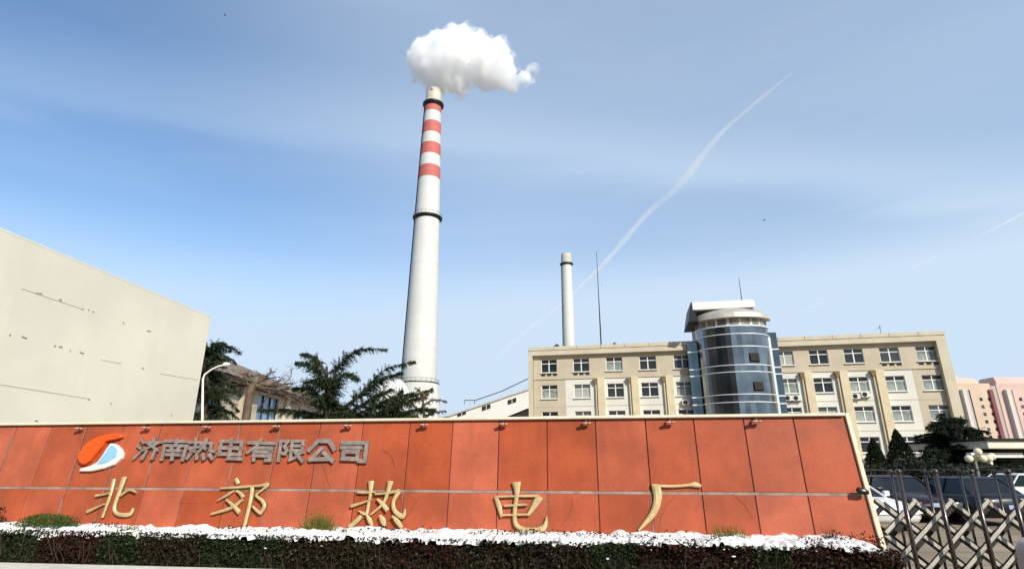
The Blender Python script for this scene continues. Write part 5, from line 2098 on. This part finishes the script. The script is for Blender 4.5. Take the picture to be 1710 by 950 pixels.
def car(label, paint, loc, rz, suv=False, L=4.5, W_=1.8):
    H = 1.62 if suv else 1.42
    o = empty('parked_car', loc, rz, label, 'car', 'cars parked behind the gate')
    hw = W_ / 2
    belt = 1.0 if suv else .92
    st_ = [(-L / 2, .42, belt - .18, hw * .80), (-L / 2 + .1, .30, belt - .02, hw * .93), (-L / 2 + .6, .22, belt, hw), (0, .20, belt - .02, hw), (L / 2 - 1.3, .20, belt - .04, hw),
           (L / 2 - .5, .24, belt - .14, hw * .96), (L / 2 - .12, .30, belt - .24, hw * .86), (L / 2, .40, belt - .34, hw * .70)]
    mb = MB()
    rings = []
    for x, z0, z1, h in st_:
        zm = z0 + (z1 - z0) * .5
        rings.append([(x, -h * .86, z0), (x, -h, z0 + .12), (x, -h, zm), (x, -h * .97, z1 - .08), (x, -h * .86, z1), (x, 0, z1 + .025), (x, h * .86, z1), (x, h * .97, z1 - .08), (x, h, zm), (x, h, z0 + .12), (x, h * .86, z0)])
    n = 11
    vs = [p for r_ in rings for p in r_]
    fs = [(i * n + k, i * n + (k + 1) % n, (i + 1) * n + (k + 1) % n, (i + 1) * n + k) for i in range(len(rings) - 1) for k in range(n)]
    fs += [tuple(range(n - 1, -1, -1)), tuple((len(rings) - 1) * n + k for k in range(n))]
    mb.add(vs, fs)
    mb.build('body', paint, o, world=False, smooth=True)
    # cabin
    rear, front = (-L / 2 + .25, L / 2 - 1.35) if suv else (-L / 2 + .55, L / 2 - 1.3)
    r1, f1 = rear + (.25 if suv else .65), front - .85
    zb = belt - .02
    mb = MB()
    mb.prism([(rear, -hw * .86, zb), (front, -hw * .84, zb - .06), (front, hw * .84, zb - .06), (rear, hw * .86, zb)],
             [(r1, -hw * .66, H - .06), (f1, -hw * .66, H - .06), (f1, hw * .66, H - .06), (r1, hw * .66, H - .06)])
    mb.build('glazing', m_cglass, o, world=False, bevel=.04)
    mb = MB()
    mb.prism([(r1 - .04, -hw * .68, H - .07), (f1 + .06, -hw * .68, H - .07), (f1 + .06, hw * .68, H - .07), (r1 - .04, hw * .68, H - .07)],
             [(r1 + .12, -hw * .56, H), (f1 - .14, -hw * .56, H), (f1 - .14, hw * .56, H), (r1 + .12, hw * .56, H)])
    rf = mb.build('roof', paint, o, world=False, bevel=.02)
    for sy in (-1, 1):
        for (xb, xt) in ((front, f1), (rear, r1), ((rear + front) / 2 - .1, (r1 + f1) / 2 - .05)):
            mb = MB()
            mb.tube([(xb, sy * hw * .85, zb - .03), (xt, sy * hw * .665, H - .05)], .035, 6)
            mb.build('pillar', paint, o, world=False)
    for sx_ in (-L / 2 + .85, L / 2 - .9):
        for sy in (-1, 1):
            mb = MB()
            prof = [(.19, -.10), (.30, -.11), (.325, -.08), (.325, .08), (.30, .11), (.19, .10)]
            q = MB().lathe(prof, 20)
            mb.add([(sx_ + x, sy * (hw - .1) + z, .325 + y) for x, y, z in q.v], q.f)
            wh = mb.build('wheel', m_tyre, o, world=False, smooth=True)
            q = MB().lathe([(0, .075), (.07, .085), (.19, .095)], 16)
            mb = MB()
            mb.add([(sx_ + x, sy * (hw - .1 + z), .325 + y) for x, y, z in q.v], q.f)
            mb.build('rim', m_rim, wh, world=False)
    for sy in (-1, 1):
        mb = MB()
        mb.box((L / 2 - .22, sy * hw * .72 - .16, belt - .40), (L / 2 - .02, sy * hw * .72 + .14, belt - .26))
        mb.build('headlight', m_head, o, world=False, bevel=.03)
        mb = MB()
        hgt = .50 if suv else .24
        mb.box((-L / 2 - .005, sy * hw * .80 - .10, belt - .34), (-L / 2 + .2, sy * hw * .80 + .10, belt - .34 + hgt * .7))
        mb.build('tail_light', m_tail, o, world=False, bevel=.03)
        mb = MB()
        mb.box((front - .30, sy * (hw + .08) - .09, belt - .02), (front - .18, sy * (hw + .08) + .09, belt + .13))
        mb.build('mirror', paint, o, world=False, bevel=.03)
    for xx, s_ in ((-L / 2 - .012, -1), (L / 2 + .004, 1)):
        mb = MB()
        mb.box((xx, -.22, .52), (xx + .01, .22, .64))
        mb.build('number_plate', m_plate, o, world=False)
    return o


def paint(name, c):
    return mat(name, c, .35, var=.03, coat=.15, spec=.3)


def gpos(u, Y):
    d = ray(u, 850)
    return (d.x / d.y * Y, Y, 0)


car('white car with its front partly hidden by the right end of the sign wall', paint('paint_white', (.75, .75, .75)), gpos(1408, 18.5), R(-84))
car('dark maroon car between the white car and the black one', paint('paint_maroon', (.022, .007, .009)), gpos(1508, 21), R(-96), L=4.4)
car('black car seen from behind with red tail lights, behind the gate', paint('paint_black', (.012, .014, .02)), gpos(1602, 20.2), R(90), suv=False, L=4.6, W_=1.88)
car('silver car in the lane behind the gate at the right frame edge', paint('paint_silver', (.55, .55, .54)), gpos(1730, 25), R(6))
# lawn strip with a snow patch
m_lawn = mat('lawn', (.09, .13, .03), .95, var=.4, scale=3, bump=.6)
mb = MB()
mb.quad((16, 21.5, .012), (34, 21.5, .012), (34, 29, .012), (16, 29, .012))
tag(mb.build('lawn', m_lawn), kind='structure')

# ================================================================== birds
def bird(u, v, Y, sz, label):
    c_ = at(u, v, Y)
    mb = MB()
    mb.tube([c_ + Vector((-sz * .5, 0, 0)), c_ + Vector((-sz * .2, 0, .02)), c_ + Vector((sz * .25, 0, .03)), c_ + Vector((sz * .5, 0, 0))], [.02 * sz, .10 * sz, .10 * sz, .03 * sz], 6)
    for sy in (-1, 1):
        mb.add([c_ + Vector((-.15 * sz, 0, .03)), c_ + Vector((.2 * sz, 0, .03)), c_ + Vector((.05 * sz, sy * .6 * sz, .28 * sz)), c_ + Vector((-.2 * sz, sy * 1.0 * sz, .1 * sz))], [(0, 1, 2, 3)])
    tag(mb.build('bird', m_black), label, 'bird', 'birds in the sky')


bird(1276, 368, 70, .42, 'small dark bird in the open sky above the glass tower')
bird(1005, 476, 70, .22, 'tiny dark bird beside the thin mast')
bird(376, 26, 80, .38, 'tiny dark bird high in the upper left sky')

# ================================================================== steam plume
blobs = [(725, 146, 9), (725, 138, 14), (722, 122, 24), (708, 104, 24), (706, 88, 20), (716, 82, 17), (735, 84, 24), (750, 82, 22), (768, 75, 17), (784, 73, 14), (792, 80, 19), (772, 90, 36), (800, 92, 28),
         (826, 88, 18), (838, 92, 13), (744, 110, 34), (700, 118, 16), (800, 110, 26), (826, 110, 24), (846, 112, 16), (832, 126, 18), (848, 136, 12), (858, 141, 11), (868, 136, 10), (876, 129, 9), (883, 122, 7.5), (887, 115, 5.5), (725, 151, 10.5), (752, 106, 36), (766, 109, 32), (735, 109, 32), (742, 148, 7), (752, 146, 8),
         (748, 134, 16), (764, 140, 12), (735, 128, 22), (780, 126, 14), (694, 104, 14), (842, 142, 8), (815, 124, 18), (760, 128, 14)]
mb = MB()
dk = CT - (CV - 100) / F * ST
mpp = YC / dk / F
for (u, v, r_) in blobs:
    for (dy, kk) in ((0, 1.0), (random.uniform(.5, .8), .78), (-random.uniform(.5, .8), .78)):
        c_ = at(u + random.gauss(0, 1), v + random.gauss(0, 1), YC)
        rr = r_ * mpp * kk
        if dy and (r_ < 11 or v > 145):
            continue
        prof = [(max(.01, rr * math.sin(a)), -rr * math.cos(a)) for a in np.linspace(0, PI, 13)]
        mb.lathe(prof, 20, 0, (c_.x, c_.y + dy * r_ * mpp * 1.1, c_.z))
tmp = mb.build('plume_tmp', m_snow)
md = tmp.modifiers.new('remesh', 'REMESH')
md.mode, md.voxel_size = 'VOXEL', 0.42
dg = bpy.context.evaluated_depsgraph_get()
me = bpy.data.meshes.new_from_object(tmp.evaluated_get(dg))
bpy.data.objects.remove(tmp)
nv = len(me.vertices)
co = np.empty(nv * 3)
no = np.empty(nv * 3)
me.vertices.foreach_get('co', co)
me.vertices.foreach_get('normal', no)
co, no = co.reshape(-1, 3), no.reshape(-1, 3)
nfr = no.copy()
co0 = co.copy()
dsp = np.array([1.6 * noise.noise(Vector(p) * .16) + 1.9 * (abs(noise.noise(Vector(p) * .33)) - .2) + .9 * (abs(noise.noise(Vector(p) * .8 + Vector((5, 0, 0)))) - .2) + .3 * noise.noise(Vector(p) * .9) + .2 * noise.noise(Vector(p) * 2.0) for p in co])
co = co + no * dsp[:, None]
me.vertices.foreach_set('co', co.reshape(-1))
me.polygons.foreach_set('use_smooth', [True] * len(me.polygons))
me.update()
m_plume = bpy.data.materials.new('steam')
m_plume.use_nodes = True
t = NT(m_plume.node_tree)
m_plume.node_tree.nodes.remove(m_plume.node_tree.nodes['Principled BSDF'])
pv = t.n('ShaderNodeVolumePrincipled')
pv.inputs['Color'].default_value = (.999, .999, .999, 1)
pv.inputs['Anisotropy'].default_value = 0.0
tcn = t.n('ShaderNodeTexCoord')
nz1 = t.n('ShaderNodeTexNoise', i_Scale=0.20, i_Detail=6.0, i_Roughness=.6)
t.link(tcn.outputs['Object'], nz1.inputs['Vector'])
t.link(t.mapr(nz1.outputs['Fac'], .32, .58, .02, .45), pv.inputs['Density'])
t.link(pv.outputs[0], m_plume.node_tree.nodes['Material Output'].inputs['Volume'])
me.materials.clear()
me.materials.append(m_plume)
o = bpy.data.objects.new('steam_plume', me)
col.objects.link(o)
tag(o, 'billowing white steam plume blowing off the striped chimney top', 'steam plume')
PM[o.name] = Matrix.Identity(4)
me2 = me.copy()
dsp2 = np.array([1.2 + 1.6 * noise.noise(Vector(p) * .12 + Vector((9, 0, 0))) + 1.2 * noise.noise(Vector(p) * .3 + Vector((3, 3, 0))) for p in co])
co2 = co + nfr * dsp2[:, None] + np.array([.8, 0, -.3])
me2.vertices.foreach_set('co', co2.reshape(-1))
me2.update()
m_fr = m_plume.copy()
m_fr.name = 'thin_steam'
for nd in m_fr.node_tree.nodes:
    if nd.type == 'MAP_RANGE':
        nd.inputs[1].default_value, nd.inputs[2].default_value, nd.inputs[3].default_value, nd.inputs[4].default_value = .44, .66, 0, .22
me2.materials.clear()
me2.materials.append(m_fr)
fr = bpy.data.objects.new('thin_fringe', me2)
col.objects.link(fr)
fr.parent = o

# ================================================================== contrails
def contrail_mat(name, dens, yref):
    m = bpy.data.materials.new(name)
    m.use_nodes = True
    t = NT(m.node_tree)
    m.node_tree.nodes.remove(m.node_tree.nodes['Principled BSDF'])
    df = t.n('ShaderNodeBsdfDiffuse')
    df.inputs['Color'].default_value = (.85, .85, .85, 1)
    tl = t.n('ShaderNodeBsdfTranslucent')
    tl.inputs['Color'].default_value = (.85, .85, .85, 1)
    tr = t.n('ShaderNodeBsdfTransparent')
    ad = t.n('ShaderNodeMixShader')
    t.link(df.outputs[0], ad.inputs[1])
    t.link(tl.outputs[0], ad.inputs[2])
    ad.inputs[0].default_value = .5
    mx = t.n('ShaderNodeMixShader')
    tcn = t.n('ShaderNodeTexCoord')
    nz = t.n('ShaderNodeTexNoise', i_Scale=.0016, i_Detail=3.0, i_Roughness=.65)
    t.link(tcn.outputs['Object'], nz.inputs['Vector'])
    f = t.mapr(nz.outputs['Fac'], .25, .7, dens * .45, dens)
    at_ = t.n('ShaderNodeAttribute', attribute_name='fade')
    t.link(t.math('MULTIPLY', f, at_.outputs['Fac']), mx.inputs[0])
    t.link(tr.outputs[0], mx.inputs[1])
    t.link(ad.outputs[0], mx.inputs[2])
    t.link(mx.outputs[0], m.node_tree.nodes['Material Output'].inputs['Surface'])
    return m


def contrail(pts, alt, label, dens):
    P, Rr, Fd = [], [], []
    for u, v, wpx, fd in pts:
        d = ray(u, v)
        k = (alt - EYE) / d.z
        P.append(CAM + d * k)
        Rr.append(wpx * .5 * k / F)
        Fd.append(fd)
    data = smooth_path([(p.x, p.y, p.z, r_, f) for p, r_, f in zip(P, Rr, Fd)], 6)
    mb = MB()
    nr = 12
    mb.tube([Vector(q[:3]) for q in data], [max(.2, q[3]) for q in data], nr, cap=False)
    o = mb.build('contrail', contrail_mat('contrail_vapour', dens, 0), smooth=True)
    at_ = o.data.attributes.new('fade', 'FLOAT', 'POINT')
    at_.data.foreach_set('value', np.repeat([max(0, q[4]) for q in data], nr))
    tag(o, label, 'contrail', 'contrails in the sky')


contrail([(1328, 117, 2, .0), (1310, 133, 5, .5), (1262, 172, 7, .75), (1205, 222, 9, .8), (1172, 262, 14, .7), (1150, 292, 17, .6), (1118, 325, 12, .7), (1080, 358, 10, .85), (1042, 402, 10, .9), (1002, 447, 9, .9), (962, 485, 7, .8), (925, 518, 8, .6), (880, 552, 12, .4), (845, 582, 14, .22), (820, 612, 12, 0)],
         2600, 'long curved white contrail rising from the horizon to the upper right', .36)
contrail([(1735, 342, 5, .9), (1700, 361, 4.5, .9), (1660, 382, 4, .6), (1620, 402, 4, .0)], 2600, 'short straight contrail at the right edge of the sky', .42)
contrail([(1580, 424, 3, .0), (1560, 432, 8, .35), (1540, 440, 9, .35), (1515, 450, 8, 0)], 2600, 'faint short vapour smudge left of the right-edge contrail', .6)
contrail([(1430, 488, 3, .0), (1400, 496, 6, .35), (1370, 506, 9, .3), (1335, 520, 12, 0)], 2600, 'faint low vapour streak above the right wing of the office', .6)
